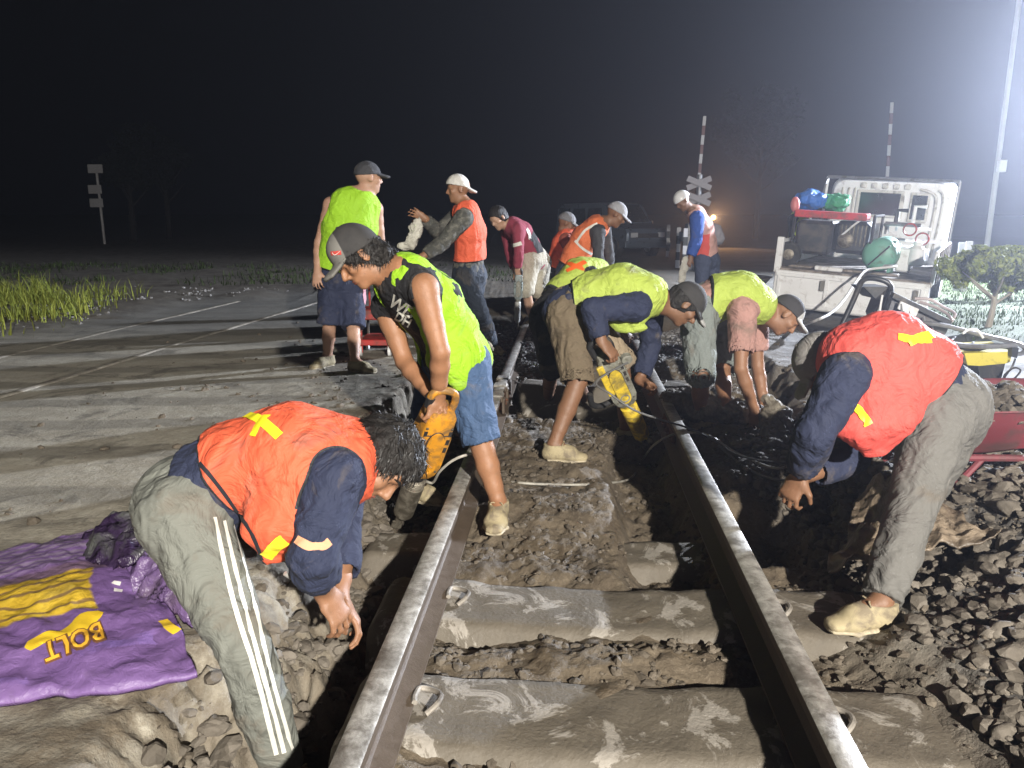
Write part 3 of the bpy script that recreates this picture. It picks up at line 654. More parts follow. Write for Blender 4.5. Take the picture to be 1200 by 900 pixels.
def groundmat():
    m, t, b = newmat('ground_surface'); O = t.obj(); A = lambda n: t.attr(n).outputs['Fac']
    big = t.noise(.9, 6, .62); med = t.noise(5, 6, .65); fine = t.noise(60, 5, .65); sp = t.noise(230, 2, .6)
    pave = t.mix(t.ramp(big, .35, .65), (.25, .225, .175), (.38, .345, .275)); pave = t.mix(t.ramp(med, .45, .72), pave, (.40, .375, .31)); pave = t.mix(t.m('MULTIPLY', t.ramp(t.noise(2.2, 7, .7, dist=1.2), .52, .62), .75), pave, (.075, .065, .05))
    pave = t.mix(t.m('MULTIPLY', t.ramp(sp, .45, .7), .35), pave, (.33, .31, .28)); pave = t.mix(t.m('MULTIPLY', t.ramp(fine, .5, .75), .5), pave, (.06, .055, .045))
    # paler concrete slab on the right of the cut
    sx = t.new('ShaderNodeSeparateXYZ'); t.l.new(O, sx.inputs[0]); rt = t.m('MULTIPLY', t.ramp(sx.outputs[0], 1.0, 1.7), t.ramp(sx.outputs[1], 8.6, 7.6))
    pc = t.mix(t.ramp(med, .35, .7), (.24, .235, .23), (.37, .36, .355)); pc = t.mix(t.m('MULTIPLY', t.ramp(t.noise(3.2, 7, .7, dist=.6), .52, .66), .8), pc, (.10, .09, .08)); pave = t.mix(rt, pave, pc)
    far = t.ramp(t.m('ADD', sx.outputs[1], t.m('MULTIPLY', big, 1.0)), 7.0, 9.0)
    asp = t.mix(t.ramp(big, .3, .7), (.055, .055, .055), (.085, .085, .083)); asp = t.mix(t.m('MULTIPLY', t.ramp(fine, .5, .8), .4), asp, (.12, .12, .118)); 
    pave = t.mix(t.m('MULTIPLY', far, .75), pave, asp)
    tr = t.new('ShaderNodeTexWave', wave_type='BANDS', bands_direction='Y'); tr.inputs['Scale'].default_value = .55; tr.inputs['Distortion'].default_value = 9; tr.inputs['Detail'].default_value = 4; tr.inputs['Detail Scale'].default_value = .35; t.l.new(O, tr.inputs['Vector'])
    pave = t.mix(t.m('MULTIPLY', t.ramp(tr.outputs['Fac'], .62, .8), .45), pave, (.09, .082, .068))
    mud = t.mix(t.ramp(med, .35, .7), (.072, .054, .036), (.150, .118, .080)); mud = t.mix(t.m('MULTIPLY', t.ramp(fine, .5, .8), .7), mud, (.22, .18, .13)); mud = t.mix(t.m('MULTIPLY', t.ramp(t.noise(3.1, 6, .7), .55, .7), .5), mud, (.045, .036, .027))
    vo = t.vor(26); st = t.mix(vo.outputs['Color'], (.05, .046, .042), (.13, .12, .11)); st = t.mix(t.ramp(fine, .4, .8), st, (.075, .063, .05))
    gr = t.mix(med, (.03, .045, .014), (.075, .10, .03)); dr = t.mix(t.ramp(med, .4, .6), (.055, .042, .03), (.11, .095, .075))
    col = t.mix(A('near') if False else t.m('MULTIPLY', A('near'), t.ramp(t.noise(9, 6, .7), .38, .56)), pave, mud); col = t.mix(A('mud'), col, mud); col = t.mix(A('rub'), col, st); col = t.mix(A('dirt'), col, dr); col = t.mix(A('verge'), col, gr)
    t.l.new(col, b.inputs['Base Color'])
    wet = t.ramp(t.noise(4.5, 4, .6), .50, .62); r = t.m('SUBTRACT', .9, t.m('MULTIPLY', t.m('MULTIPLY', wet, A('mud')), .42)); t.l.new(r, b.inputs['Roughness'])
    N = t.bump(t.noise(7, 6, .7), .35, .03); N = t.bump(fine, .55, .012, N); vd = t.m('MULTIPLY', vo.outputs['Distance'], A('rub')); N = t.bump(vd, .9, .02, N); N = t.bump(sp, .35, .004, N)
    t.l.new(N, b.inputs['Normal']); return m
go = mobj('ground', np.stack([XX.ravel(), YY.ravel(), Z.ravel()], 1), GQ, groundmat(), None, True, {'mud': MUD.ravel(), 'rub': RUB.ravel(), 'dirt': DIRT.ravel(), 'verge': RV.ravel(), 'near': NEAR.ravel()})
tag(go, kind='structure')
# ------------------------------------------------------------------ loose stones (past counting)
def icos(sub=1):
    bm = bmesh.new(); bmesh.ops.create_icosphere(bm, subdivisions=sub, radius=1); V = np.array([v.co[:] for v in bm.verts]); Fc = np.array([[v.index for v in f.verts] for f in bm.faces]); bm.free(); return V, Fc
IC = {k: icos(k) for k in (1, 2, 3)}
def stones(name, P, size, m, label, sub=1, flat=.7, sink=.3, smooth=False, kind='stuff'):
    V0, F0 = IC[sub]; n = len(P); var = []
    for k in range(10):
        v = V0 * (1 + .42 * perlin(V0 * 1.3 + k * 9.1)[:, None]); v = v * np.array([1, rng.uniform(.6, .95), rng.uniform(.5, .8)]); var.append(v)
        for _ in range(3):       # flat broken faces
            d = U(rng.normal(size=3)); h = rng.uniform(.5, .8); e = np.maximum(v @ d - h, 0); v -= e[:, None] * d
    VV = np.empty((n, len(V0), 3)); q = rng.normal(size=(n, 4)); q /= np.linalg.norm(q, axis=1, keepdims=True)
    w, x, y, z = q.T; R = np.stack([1 - 2 * (y * y + z * z), 2 * (x * y - z * w), 2 * (x * z + y * w), 2 * (x * y + z * w), 1 - 2 * (x * x + z * z), 2 * (y * z - x * w), 2 * (x * z - y * w), 2 * (y * z + x * w), 1 - 2 * (x * x + y * y)], 1).reshape(n, 3, 3)
    k = rng.integers(0, 10, n); va = np.stack(var)[k]; VV = np.einsum('nij,nvj->nvi', R, va) * size[:, None, None]; VV[:, :, 2] *= flat
    VV += P[:, None, :]; VV[:, :, 2] += (size * flat * (.55 - sink))[:, None]
    Fs = (F0[None] + (np.arange(n) * len(V0))[:, None, None]).reshape(-1, 3)
    return tag(mobj(name, VV.reshape(-1, 3), Fs, m, None, smooth), label, name.replace('_', ' '), None, kind)
def scatter(n, x0, x1, y0, y1, acc, smin, smax, pw=2.2):
    X = rng.uniform(x0, x1, n * 6); Y = rng.uniform(y0, y1, n * 6); z, mud, rub, dirt, rv, near = ground(X, Y); c, s = cs(X, Y)
    p = acc(c, s, mud, rub, dirt, near, z); k = np.where(rng.random(n * 6) < p)[0][:n]; sz = smin + (smax - smin) * rng.random(len(k)) ** pw
    return np.stack([X[k], Y[k], z[k]], 1), sz
def stonemat(name, c1, c2, rough=.95, dirty=.5):
    m, t, b = newmat(name); v = t.vor(18); n = t.noise(40, 4, .65); col = t.mix(v.outputs['Color'], c1, c2); col = t.mix(t.m('MULTIPLY', t.ramp(t.noise(6, 4), .4, .65), dirty), col, (.06, .048, .036)); t.l.new(col, b.inputs['Base Color'])
    t.l.new(t.m('MULTIPLY_ADD', n, .5, rough - .35), b.inputs['Roughness']); b.inputs['Specular IOR Level'].default_value = .3; t.l.new(t.bump(n, .5, .01), b.inputs['Normal']); return m
ST1 = stonemat('broken_stone', (.08, .068, .054), (.20, .175, .145)); ST2 = stonemat('pale_ballast', (.13, .125, .12), (.30, .29, .28), dirty=.35); MUDM = stonemat('mud_clod', (.065, .053, .040), (.15, .125, .096), dirty=.2)
P_, s_ = scatter(9500, .8, 3.3, 1.25, 4.8, lambda c, s, m, r, d, ne, z: r * (c > .85) * (c < 3.3) * 1.3, .007, .048, 2.4); stones('rubble', P_, s_, ST1, 'heap of dark broken stone dug out beside the right rail', 2)
P_, s_ = scatter(170, 1.25, 3.0, 1.3, 3.6, lambda c, s, m, r, d, ne, z: r * .9, .035, .075, 1.5); stones('broken_rock', P_, s_ * .8, ST1, 'larger lumps of broken stone on the heap beside the right rail', 3, .75, .5, True)
P_, s_ = scatter(4200, -1.2, 2.4, 6.1, 9.0, lambda c, s, m, r, d, ne, z: (s > 4.8) * (s < 7.4) * (c > -1.15) * (c < 1.5) * 1.0, .010, .030, 1.2); stones('ballast', P_, s_, ST2, 'pale ballast stones still lying between and beside the rails', 1)
P_, s_ = scatter(11000, -1.2, 1.9, 1.25, 6.4, lambda c, s, m, r, d, ne, z: m * sst(-.35, .3, n2(c, s, 3, 2, 21)) * 1.2 * (1 - .93 * (np.abs(c) < 1.0) * ((np.abs(s - .42) < .17) | (np.abs(s - 1.03) < .165))), .003, .026, 3.2); stones('mud_crumbs', P_, s_, MUDM, 'crumbs of mud and stone on the floor of the cut', 1, .7, .25)
P_, s_ = scatter(9000, .75, 3.2, 1.25, 4.6, lambda c, s, m, r, d, ne, z: r * (c > .8) * (c < 3.2) * 1.3, .004, .014, 1.5); stones('grit', P_, s_, MUDM, 'brown grit packed between the stones beside the right rail', 1)
P_, s_ = scatter(1500, -1.35, -.3, 1.25, 4.5, lambda c, s, m, r, d, ne, z: sst(.05, .4, m) * (c < -.66) * (c > -1.35) * sst(-.4, .3, n2(c, s, 4, 2, 25)), .008, .05, 2.6); stones('broken_paving', P_, s_, ST1, 'lumps of broken paving and stone along the left side of the cut', 2)
P_, s_ = scatter(2600, -3.4, 3.2, 1.4, 8.6, lambda c, s, m, r, d, ne, z: ne * (1 - m) * sst(-.2, .5, n2(c, s, 2.5, 2, 22)), .004, .034, 3.2); stones('debris', P_, s_, MUDM, 'scattered crumbs of stone on the paving beside the cut', 1)
P_, s_ = scatter(320, -6.2, -3.2, 7.4, 12, lambda c, s, m, r, d, ne, z: d * sst(.0, .3, n2(c, s, 1.3, 2, 23)), .012, .038, 2); stones('gravel', P_, s_, ST2, 'pale gravel along the edge of the second track', 1)
# ------------------------------------------------------------------ rails
def railmat():
    m, t, b = newmat('rail_steel'); sx = t.new('ShaderNodeSeparateXYZ'); t.l.new(t.obj(), sx.inputs[0])
    n = t.noise(22, 6, .7, dist=.4); n2_ = t.noise(4, 5, .7); side = t.mix(n, (.045, .032, .022), (.12, .09, .065)); top = t.mix(t.ramp(n, .3, .62), (.15, .135, .115), (.50, .48, .44)); top = t.mix(t.m('MULTIPLY', t.ramp(n2_, .52, .62), .6), top, (.085, .07, .055))
    g = t.new('ShaderNodeNewGeometry'); gx = t.new('ShaderNodeSeparateXYZ'); t.l.new(g.outputs['True Normal'], gx.inputs[0]); f = t.ramp(gx.outputs[2], .45, .75); f = t.m('MULTIPLY', f, t.ramp(sx.outputs[2], -.03, -.01))
    t.l.new(t.mix(f, side, top), b.inputs['Base Color']); t.l.new(t.m('MULTIPLY', f, .35), b.inputs['Metallic']); t.l.new(t.m('MULTIPLY_ADD', n, .4, .33), b.inputs['Roughness']); t.l.new(t.bump(n, .5, .004, t.bump(t.noise(120, 3), .4, .002)), b.inputs['Normal']); return m
RAILM = railmat(); RUST = mat('rusty_iron', (.13, .055, .03), .85, .2, .4, 20, .4, bump=.5, bs=60)
PROF = [(-.035, -.006), (-.028, -.001), (0, .0005), (.028, -.001), (.035, -.006), (.036, -.030), (.031, -.038), (.010, -.048), (.0085, -.060), (.0085, -.110), (.014, -.122), (.064, -.138), (.067, -.1385), (.067, -.149), (-.067, -.149), (-.067, -.1385), (-.064, -.138), (-.014, -.122), (-.0085, -.110), (-.0085, -.060), (-.010, -.048), (-.031, -.038), (-.036, -.030)]
def rail(P0, D, R, s0, s1, c, label, group, z0=0, m=RAILM, step=.25, wob=0, bar=True):
    b = MB(); S_ = np.arange(s0, s1 + .01, step); V = []; n = len(PROF)
    for s in S_:
        for (a, z) in PROF:
            p = P0 + D * s + R * (c + a + wob * math.sin(s * .9)); V.append((p[0], p[1], z + z0))
    Fs = [(i * n + j, i * n + (j + 1) % n, (i + 1) * n + (j + 1) % n, (i + 1) * n + j) for i in range(len(S_) - 1) for j in range(n)] + [tuple(range(n)), tuple(range((len(S_) - 1) * n, len(S_) * n))[::-1]]
    root = thing('rail', (P0[0], P0[1], z0), label, 'rail', group); b.add(V, Fs); b.build('rail_bar', m, root, True); return root
rl = rail(TO, TD, TR, -1.0, 16, -.565, 'left rail of the dug-out track, its scraped top running past the hammer man', 'rails of the track under repair')
rr = rail(TO, TD, TR, -1.0, 16, .565, 'right rail of the dug-out track, its scraped top running down to the bottom edge', 'rails of the track under repair')
def fish(root, c, s, n=1):
    for q in (-1, 1):
        b = MB(); p = tw(c + q * .026, s, -.078); b.obox(p, np.append(TR * .012, 0), np.append(TD * .22, 0), (0, 0, .036), .006); f = b.build('fishplate', RUST, root)
        for k in range(4):
            b = MB(); b.lathe(tw(c + q * .038, s - .165 + k * .11, -.078), np.append(TR * q, 0), [(0, .017), (.014, .017), (.014, .010), (.026, .010)], 6); b.build('bolt', RUST, f)
for (s, h) in ((3.55, .012), (3.86, .014), (4.12, .010)):     # clamps across the left rail head
    b = MB(); b.obox(tw(-.565, s, -.016), np.append(TR * .052, 0), np.append(TD * .055, 0), (0, 0, .026), .010); b.obox(tw(-.565 + .05, s, -.07), np.append(TR * .010, 0), np.append(TD * .04, 0), (0, 0, .05), .004); b.build('rail_clamp', RAILM, rl, False)
fish(rl, -.565, 3.8); fish(rr, .565, 3.1)
RAIL2 = mat('rail_dull', (.36, .33, .28), .6, .2, .3, 15, .5)
a2 = math.radians(7.4); D2 = np.array([math.sin(a2), math.cos(a2)]); R2 = np.array([D2[1], -D2[0]]); O2 = np.array([-3.9, 5.55])
rail(O2, D2, R2, -6, 30, -.6, 'far rail of the second track, set flush in the paving on the left', 'rails of the second track', .008, RAIL2, wob=0)
rail(O2, D2, R2, -6, 30, .535, 'near rail of the second track, set flush in the paving on the left', 'rails of the second track', .008, RAIL2, wob=0)
# ------------------------------------------------------------------ sleepers
def sleepmat():
    m, t, b = newmat('muddy_concrete'); n = t.noise(5, 6, .7, dist=.8); mudc = t.mix(t.noise(14, 5), (.088, .074, .056), (.150, .128, .098)); con = t.mix(t.noise(30, 4), (.26, .235, .20), (.38, .35, .31))
    t.l.new(t.mix(t.m('MULTIPLY', t.ramp(n, .545, .585), .8), mudc, con), b.inputs['Base Color']); t.l.new(t.m('MULTIPLY_ADD', t.noise(9, 4), -.5, .92), b.inputs['Roughness'])
    t.l.new(t.bump(t.noise(60, 5, .65), .5, .008, t.bump(n, .6, .012)), b.inputs['Normal']); return m
SLM = sleepmat(); CLIP = mat('sleeper_clip', (.35, .32, .28), .7, .2, .3, 40, .6)
wsl = ['second sleeper up from the bottom edge, wide and thinly coated with mud', 'broad muddy sleeper crossing the bottom of the picture']
def sleeper(s, c0, c1, label, w0=.155, w1=.23, top=-.158, tilt=0):
    nU, nV = int((c1 - c0) / .03), 18; V = []; prof = []
    for j in range(nV + 1):
        q = -1 + 2 * j / nV; a = abs(q); z = 0 if a < .62 else -(a - .62) / .38 * .16; y = q * w0 / .62 if a < .62 else math.copysign(w0 + (a - .62) / .38 * (w1 - w0), q); prof.append((y, z))
    for i in range(nU + 1):
        c = c0 + (c1 - c0) * i / nU
        for y, z in prof: V.append((c, s + y, z + top - .018 * math.cos(min(abs(c) / .5, 1) * math.pi / 2) * 1))
    V = np.array(V); n = fbm(np.stack([V[:, 0] * 9, V[:, 1] * 9, V[:, 2] * 0 + s * 3], 1), 4); V[:, 2] += .007 * n; V[:, 1] += .010 * fbm(V * 5 + 3, 2); e = np.minimum(V[:, 0] - c0, c1 - V[:, 0]); V[:, 2] -= .05 * np.exp(-e / .02)
    Wd = np.array([tw(v[0], v[1], v[2]) for v in V]); k = nV + 1; Fs = [(i * k + j, (i + 1) * k + j, (i + 1) * k + j + 1, i * k + j + 1) for i in range(nU) for j in range(nV)]
    base = len(Wd); low = Wd.copy(); low[:, 2] = -.42; rim = [j for j in range(k)] + [i * k + nV for i in range(1, nU + 1)] + [nU * k + j for j in range(nV - 1, -1, -1)] + [i * k for i in range(nU - 1, 0, -1)]
    Wd = np.concatenate([Wd, low[rim]]); m_ = len(rim); Fs += [(rim[i], rim[(i + 1) % m_], base + (i + 1) % m_, base + i) for i in range(m_)]
    root = thing('railway_sleeper', tw(0, s, top), label, 'sleeper', 'concrete sleepers under the rails'); o = mobj('sleeper_block', Wd, Fs, SLM, root, True)
    bm = bmesh.new(); bm.from_mesh(o.data); bmesh.ops.recalc_face_normals(bm, faces=bm.faces); bm.to_mesh(o.data); bm.free()
    for rc in (-.565, .565):
        for q in ((1,) if rc < 0 else (1,)):
            if not c0 < rc + q * .1 < c1 or top < -.165: continue
            b = MB(); o_ = rc + q * .085; z = top + .003
            b.tube([tw(o_ + q * .02, s - .05, z), tw(o_ + q * .05, s - .02, z + .018), tw(o_ + q * .045, s + .03, z + .012), tw(o_ - q * .01, s + .045, z + .016), tw(o_ - q * .02, s, z + .02), tw(o_ - q * .015, s - .03, z + .02)], .0085, 8, smooth=4); b.build('rail_clip', CLIP, root, True)
    return root
sleeper(.42, -.70, 1.02, 'broad muddy concrete sleeper nearest the bottom edge, pale patches along its middle', .165, .235)
sleeper(1.03, -.76, 1.00, 'muddy concrete sleeper one up from the bottom, a pale shoe standing at its right end', .160, .225)
sleeper(1.64, -.98, .62, 'concrete sleeper almost buried in wet mud between the rails, behind the two exposed ones', .12, .17, -.225)
sleeper(-.18, -.70, 1.02, 'sleeper end just cut by the bottom edge of the picture', .13, .19, -.17)
#sleeper(2.25, -.98, 1.05, 'buried concrete sleeper under the standing foot of the man with the orange hammer', .12, .17, -.215)
sleeper(4.62, -.50, 1.1, 'pale concrete sleeper with a curved bared flank at the far side of the open hole', .11, .15, -.13)
sleeper(3.45, .0, 1.3, 'half buried sleeper under the right rail by the man in the pink shirt', .12, .17, -.19)
def ft(u, v, lift=.083):
    z = -.1
    for _ in range(12): p = gz(u, v, z); z = .5 * z + .5 * (gh(p[0], p[1]) + lift)
    return gz(u, v, z)
GRP = 'men of the night track gang'
def V3(*a): return np.array(a, float)
GLOVE = cloth('glove_ochre', (.45, .30, .06), .8, .15, .3)
# ---- man bent double at the left front
Y = 2.0
P1 = person(dict(pel=at(222, 588, 2.10), neck=at(418, 545, 2.14), hA=at(214, 606, 1.98), hB=at(206, 600, 2.20), kA=at(286, 760, 1.84), aA=at(334, 905, 1.90), kB=at(252, 728, 2.14), aB=at(296, 850, 2.22),
    sA=at(392, 562, 1.97), sB=at(402, 548, 2.32), eA=at(366, 650, 1.86), wA=at(380, 694, 1.99), eB=at(398, 640, 2.24), wB=at(398, 700, 2.10),
    head=at(443, 539, 2.12), hf=(.42, -.36, -.83), hu=(.84, .10, .42), tA=(1, -.1, 0), tB=(1, .1, 0)),
  'bending man at left front in orange vest with yellow cross and white-striped grey trousers', GRP, SKIN, .0065, 1.0,
  shirt=dict(mat=NAVY, sleeve=1.55, loose=.012, t0=.03, flare=.10, hem=1), vest=dict(mat=ORANGE, t0=.1, nocut=1, flare=.0, inf=.030, cuts=[(at(262, 575, 2.0), (-.84, 0, -.54))], flaps=[(at(352, 570, 1.98), at(334, 615, 1.93), .15, .12, .09, .05, (1, 0, .1)), (at(334, 615, 1.93), at(320, 652, 1.94), .12, .06, .05, .02, (1, 0, .1))]),
  trousers=dict(mat=GREYT, len=1.95, loose=.006), hair=dict(r=.009, amp=.012, line=-.03, extra=[(0, .03, .08, .065, .045)], strands=3800), bulge=.075, hands={'A': dict(d=(.45, -.05, -.8), pn=(-.5, .3, -.3), curl=.55), 'B': dict(d=(.5, -.1, -.75), pn=(-.5, -.2, -.3), curl=.5)}, shoes=SHOE)
r1 = P1['root']
tr = P1['trousers']; vs = P1['vest']
decal('trouser_stripe', tr[1:], [(251, 606), (272, 700), (300, 790), (324, 884)], .012, WHITE_TAPE, tr[0], .003, 12)
decal('trouser_stripe', tr[1:], [(262, 610), (284, 702), (308, 790), (333, 882)], .012, WHITE_TAPE, tr[0], .003, 12)
decal('trouser_stripe', tr[1:], [(273, 616), (297, 704), (317, 790), (342, 878)], .012, WHITE_TAPE, tr[0], .003, 12)
decal('reflective_tape', vs[1:], [(276, 486), (302, 491), (328, 512)], .026, LIME_TAPE, vs[0], .005); decal('reflective_tape', vs[1:], [(314, 488), (304, 498), (298, 512)], .028, LIME_TAPE, vs[0], .007); decal('reflective_tape', vs[1:], [(312, 652), (322, 641), (334, 632)], .036, LIME_TAPE, vs[0], .005)
decal('sleeve_band', P1['shirt'][1:], [(348, 632), (362, 640), (378, 640), (386, 634)], .022, mat('band_peach', (.62, .30, .17)), P1['shirt'][0], .004)
decal('vest_piping', vs[1:], [(202, 512), (226, 534), (254, 566), (276, 596), (296, 626), (308, 656)], .012, PIPING, vs[0], .003, 10)
# ---- man with the orange breaker
P2 = person(dict(pel=at(533, 422, 3.50), neck=at(463, 322, 3.33), hA=at(545, 428, 3.38), hB=at(520, 424, 3.56), kA=at(562, 512, 3.32), aA=ft(584, 588), kB=at(500, 500, 3.55), aB=at(486, 566, 3.72),
    sA=at(497, 338, 3.18), sB=at(452, 360, 3.50), eA=at(516, 412, 3.10), wA=at(514, 466, 3.20), eB=at(474, 424, 3.42), wB=at(503, 460, 3.26),
    head=at(421, 303, 3.28), hf=(-.62, -.42, -.62), hu=(-.68, -.10, .72), tA=(-.10, -1, 0), tB=(.9, -.5, 0)),
  'man in neon vest over a black sleeveless shirt gripping the handle of the orange breaker', GRP, skinmat('skin_warm', (.30, .145, .075)), .0065, 1.0, stout=1.0,
  shirt=dict(mat=BLACK, sleeve=.0, t0=-.02, inf=.006), vest=dict(mat=NEON, t0=-.12, flare=.06, inf=.018, open=.085, flaps=[(at(526, 385, 3.34), at(534, 420, 3.29), .12, .115, .05, .045, (.9, .3, .1)), (at(534, 420, 3.29), at(542, 452, 3.27), .115, .04, .04, .025, (.9, .3, .1))]),
  trousers=dict(mat=DENIM, len=1.08, loose=.035, amp=.008), cap=dict(mat=capmat('cap_black_grey_panel', (.018, .018, .02), (.17, .165, .15), (.0, 1, .25), .055), f=(-.72, -.25, -.60), tall=.02, brim=1.1), hair=dict(r=.012, amp=.012, extra=[(0, -.08, -.07, .055, .07), (.03, -.09, -.045, .05, .06), (-.05, -.07, -.05, .045, .06)], cut=-.14, line=-.05, strands=2200), bulge=.05, bulgedir=(.7, .3, .5),
  hands={'A': dict(d=(-.25, -.15, -.9), pn=(-.6, .6, 0), curl=.95), 'B': dict(d=(.7, -.4, -.5), pn=(.2, -.3, -.8), curl=.9)}, foot=dict(pitchA=0))
sh = P2['shirt']
text_decal('shirt_lettering', 'WD', sh[1:], (455, 356), (.72, .50), (.50, -.80), 21, WHITE_TAPE, sh[0], bold=.03); text_decal('shirt_lettering', 'DH', sh[1:], (462, 373), (.80, .46), (.46, -.84), 15, WHITE_TAPE, sh[0], bold=.03)
cp = P2['cap']; decal('cap_badge', cp[1:], [(388, 297), (394, 296.5), (400, 296)], .016, mat('badge_red', (.45, .05, .04)), cp[0], .002, 5, 2); decal('badge_tick', cp[1:], [(390, 296), (393, 298.5), (399, 294)], .004, WHITE_TAPE, cp[0], .004, 6, 1, (1, .2))
# ---- man with grey and yellow breaker
P9 = person(dict(pel=at(668, 362, 4.45), neck=at(768, 350, 4.42), hA=at(664, 372, 4.35), hB=at(680, 372, 4.55), kA=at(677, 446, 4.18), aA=ft(649, 521), kB=at(728, 425, 4.50), aB=ft(733, 503),
    sA=at(746, 360, 4.26), sB=at(762, 366, 4.62), eA=at(694, 362, 4.17), wA=at(706, 402, 4.12), eB=at(762, 405, 4.66), wB=at(750, 446, 4.58),
    head=at(803, 357, 4.40), hf=(.55, -.12, -.80), hu=(.84, -.05, .40), tA=(1, -.15, 0), tB=(.85, -.4, 0)),
  'man in yellow-green vest, navy sleeves and khaki shorts holding the grey and yellow breaker', GRP, SKIN2, .0075, 1.0,
  shirt=dict(mat=NAVY, sleeve=1.85, loose=.010), vest=dict(mat=NEON2, t0=.04, flare=.03, flaps=[(at(735, 370, 4.32), at(738, 384, 4.32), .15, .10, .05, .03, (1, 0, 0))]), trousers=dict(mat=KHAKI, len=1.04, loose=.045, amp=.009), cap=dict(mat=capmat('cap_black_white_brim', (.02, .02, .022), (.45, .45, .44), (0, 1, -.3), .112), brim=1), hair=dict(r=.012, amp=.008), bulge=.08,
  hands={'A': dict(d=(.6, -.1, -.6), pn=(-.1, .5, -.8), curl=1.0), 'B': dict(d=(.8, -.3, -.4), pn=(.1, -.6, -.6), curl=1.0)})
# ---- man behind him, seen from the back
P8 = person(dict(pel=at(648, 368, 5.45), neck=at(700, 322, 5.75), hA=at(640, 378, 5.38), hB=at(662, 378, 5.5), kA=at(646, 428, 5.25), aA=ft(642, 472), kB=at(668, 430, 5.35), aB=ft(690, 474),
    sA=at(690, 326, 5.55), sB=at(712, 324, 5.90), eA=at(712, 365, 5.5), wA=at(728, 385, 5.5), eB=at(730, 360, 5.8), wB=at(735, 385, 5.7), head=at(724, 334, 5.85), hf=(.5, .4, -.75), hu=(.8, .3, .4), tA=(-.5, -.8, 0), tB=(.8, -.6, 0)),
  'half hidden man in lime vest with orange cross and black shorts, behind the khaki shorts', GRP, SKIN2, .010, 1.0, shirt=dict(mat=BLACK, sleeve=.9), vest=dict(mat=NEON2, t0=.10), trousers=dict(mat=BLACK, len=1.12, loose=.03), hair=dict(), bulge=.09)
v = P8['vest']; decal('orange_cross', v[1:], [(664, 308), (675, 312), (688, 317)], .035, RED_TAPE, v[0], .005, 6); decal('orange_cross', v[1:], [(686, 307), (676, 312), (664, 318)], .035, RED_TAPE, v[0], .007, 6)
# ---- man in pink t-shirt
P10 = person(dict(pel=at(824, 358, 4.85), neck=at(893, 362, 4.82), hA=at(818, 368, 4.75), hB=at(838, 368, 4.98), kA=at(821, 440, 4.62), aA=ft(820, 488), kB=at(846, 432, 5.0), aB=ft(850, 478),
    sA=at(870, 366, 4.66), sB=at(884, 368, 5.02), eA=at(868, 432, 4.55), wA=at(884, 480, 4.58), eB=at(888, 428, 4.98), wB=at(896, 478, 4.84),
    head=at(920, 370, 4.80), hf=(.52, -.25, -.80), hu=(.85, -.05, .38), tA=(1, -.35, 0), tB=(1, .1, 0)),
  'man in lime vest over a dusty pink t-shirt reaching down to a dirty sack', GRP, SKIN, .0075, 1.0,
  shirt=dict(mat=PINK, sleeve=.72, loose=.018), vest=dict(mat=NEON2, t0=.06, flare=.05), trousers=dict(mat=GREEN_G, len=1.10, loose=.045, amp=.009), cap=dict(mat=capmat('cap_black_white_front', (.025, .025, .03), (.50, .50, .50), (0, 1, -.05), .055), f=(.65, -.25, -.68), brim=1), hair=dict(), bulge=.085,
  hands={'A': dict(d=(.1, -.1, -.95), pn=(.5, .6, -.1), curl=.6), 'B': dict(d=(.1, -.1, -.95), pn=(-.3, -.6, -.1), curl=.6)})
v = P10['vest']; decal('orange_patch', v[1:], [(830, 378), (834, 386), (837, 394)], .05, RED_TAPE, v[0], .005, 6)
# ---- man bent double at the right
P11 = person(dict(pel=at(1112, 474, 2.78), neck=at(988, 424, 2.78), hA=at(1098, 490, 2.68), hB=at(1122, 486, 2.86), kA=at(1066, 604, 2.52), aA=ft(1032, 706), kB=at(1074, 592, 2.92), aB=at(1016, 690, 2.98),
    sA=at(990, 442, 2.58), sB=at(996, 426, 2.98), eA=at(955, 508, 2.52), wA=at(938, 556, 2.64), eB=at(1000, 535, 2.92), wB=at(950, 556, 2.82),
    head=at(968, 428, 2.86), hf=(-.40, .25, -.88), hu=(-.88, .2, .32), tA=(-1, -.15, 0), tB=(-1, 0, 0)),
 'man bent double at the right in coral red vest, grey trousers and grey cap', GRP, SKIN2, .007, 1.0, shirt=dict(mat=NAVY, sleeve=1.85, loose=.012, t0=.05),
  vest=dict(mat=RED, t0=-.05, nocut=1, flare=.02, inf=.03, cuts=[(at(1078, 470, 2.7), (.74, 0, -.64))], flaps=[(at(1030, 462, 2.66), at(1026, 495, 2.60), .17, .15, .10, .06, (1, 0, .1)), (at(1026, 495, 2.6), at(1028, 530, 2.60), .14, .05, .05, .02, (1, 0, .1))]), trousers=dict(mat=GREYT2, len=1.95, loose=.012), cap=dict(mat=cloth('cap_grey_plain', (.20, .19, .18)), brim=.8), hair=dict(), bulge=.10,
  hands={'A': dict(d=(-.35, 0, -.8), pn=(.6, .5, -.2), curl=.7), 'B': dict(d=(-.8, -.1, -.4), pn=(0, -.6, -.6), curl=.7)})
v = P11['vest']; decal('reflective_tape', v[1:], [(1000, 476), (1009, 484), (1018, 498)], .030, LIME_TAPE, v[0], .005); decal('reflective_tape', v[1:], [(1052, 395), (1070, 398), (1090, 398)], .028, LIME_TAPE, v[0], .005); decal('reflective_tape', v[1:], [(1064, 402), (1076, 396), (1092, 392)], .028, LIME_TAPE, v[0], .007)
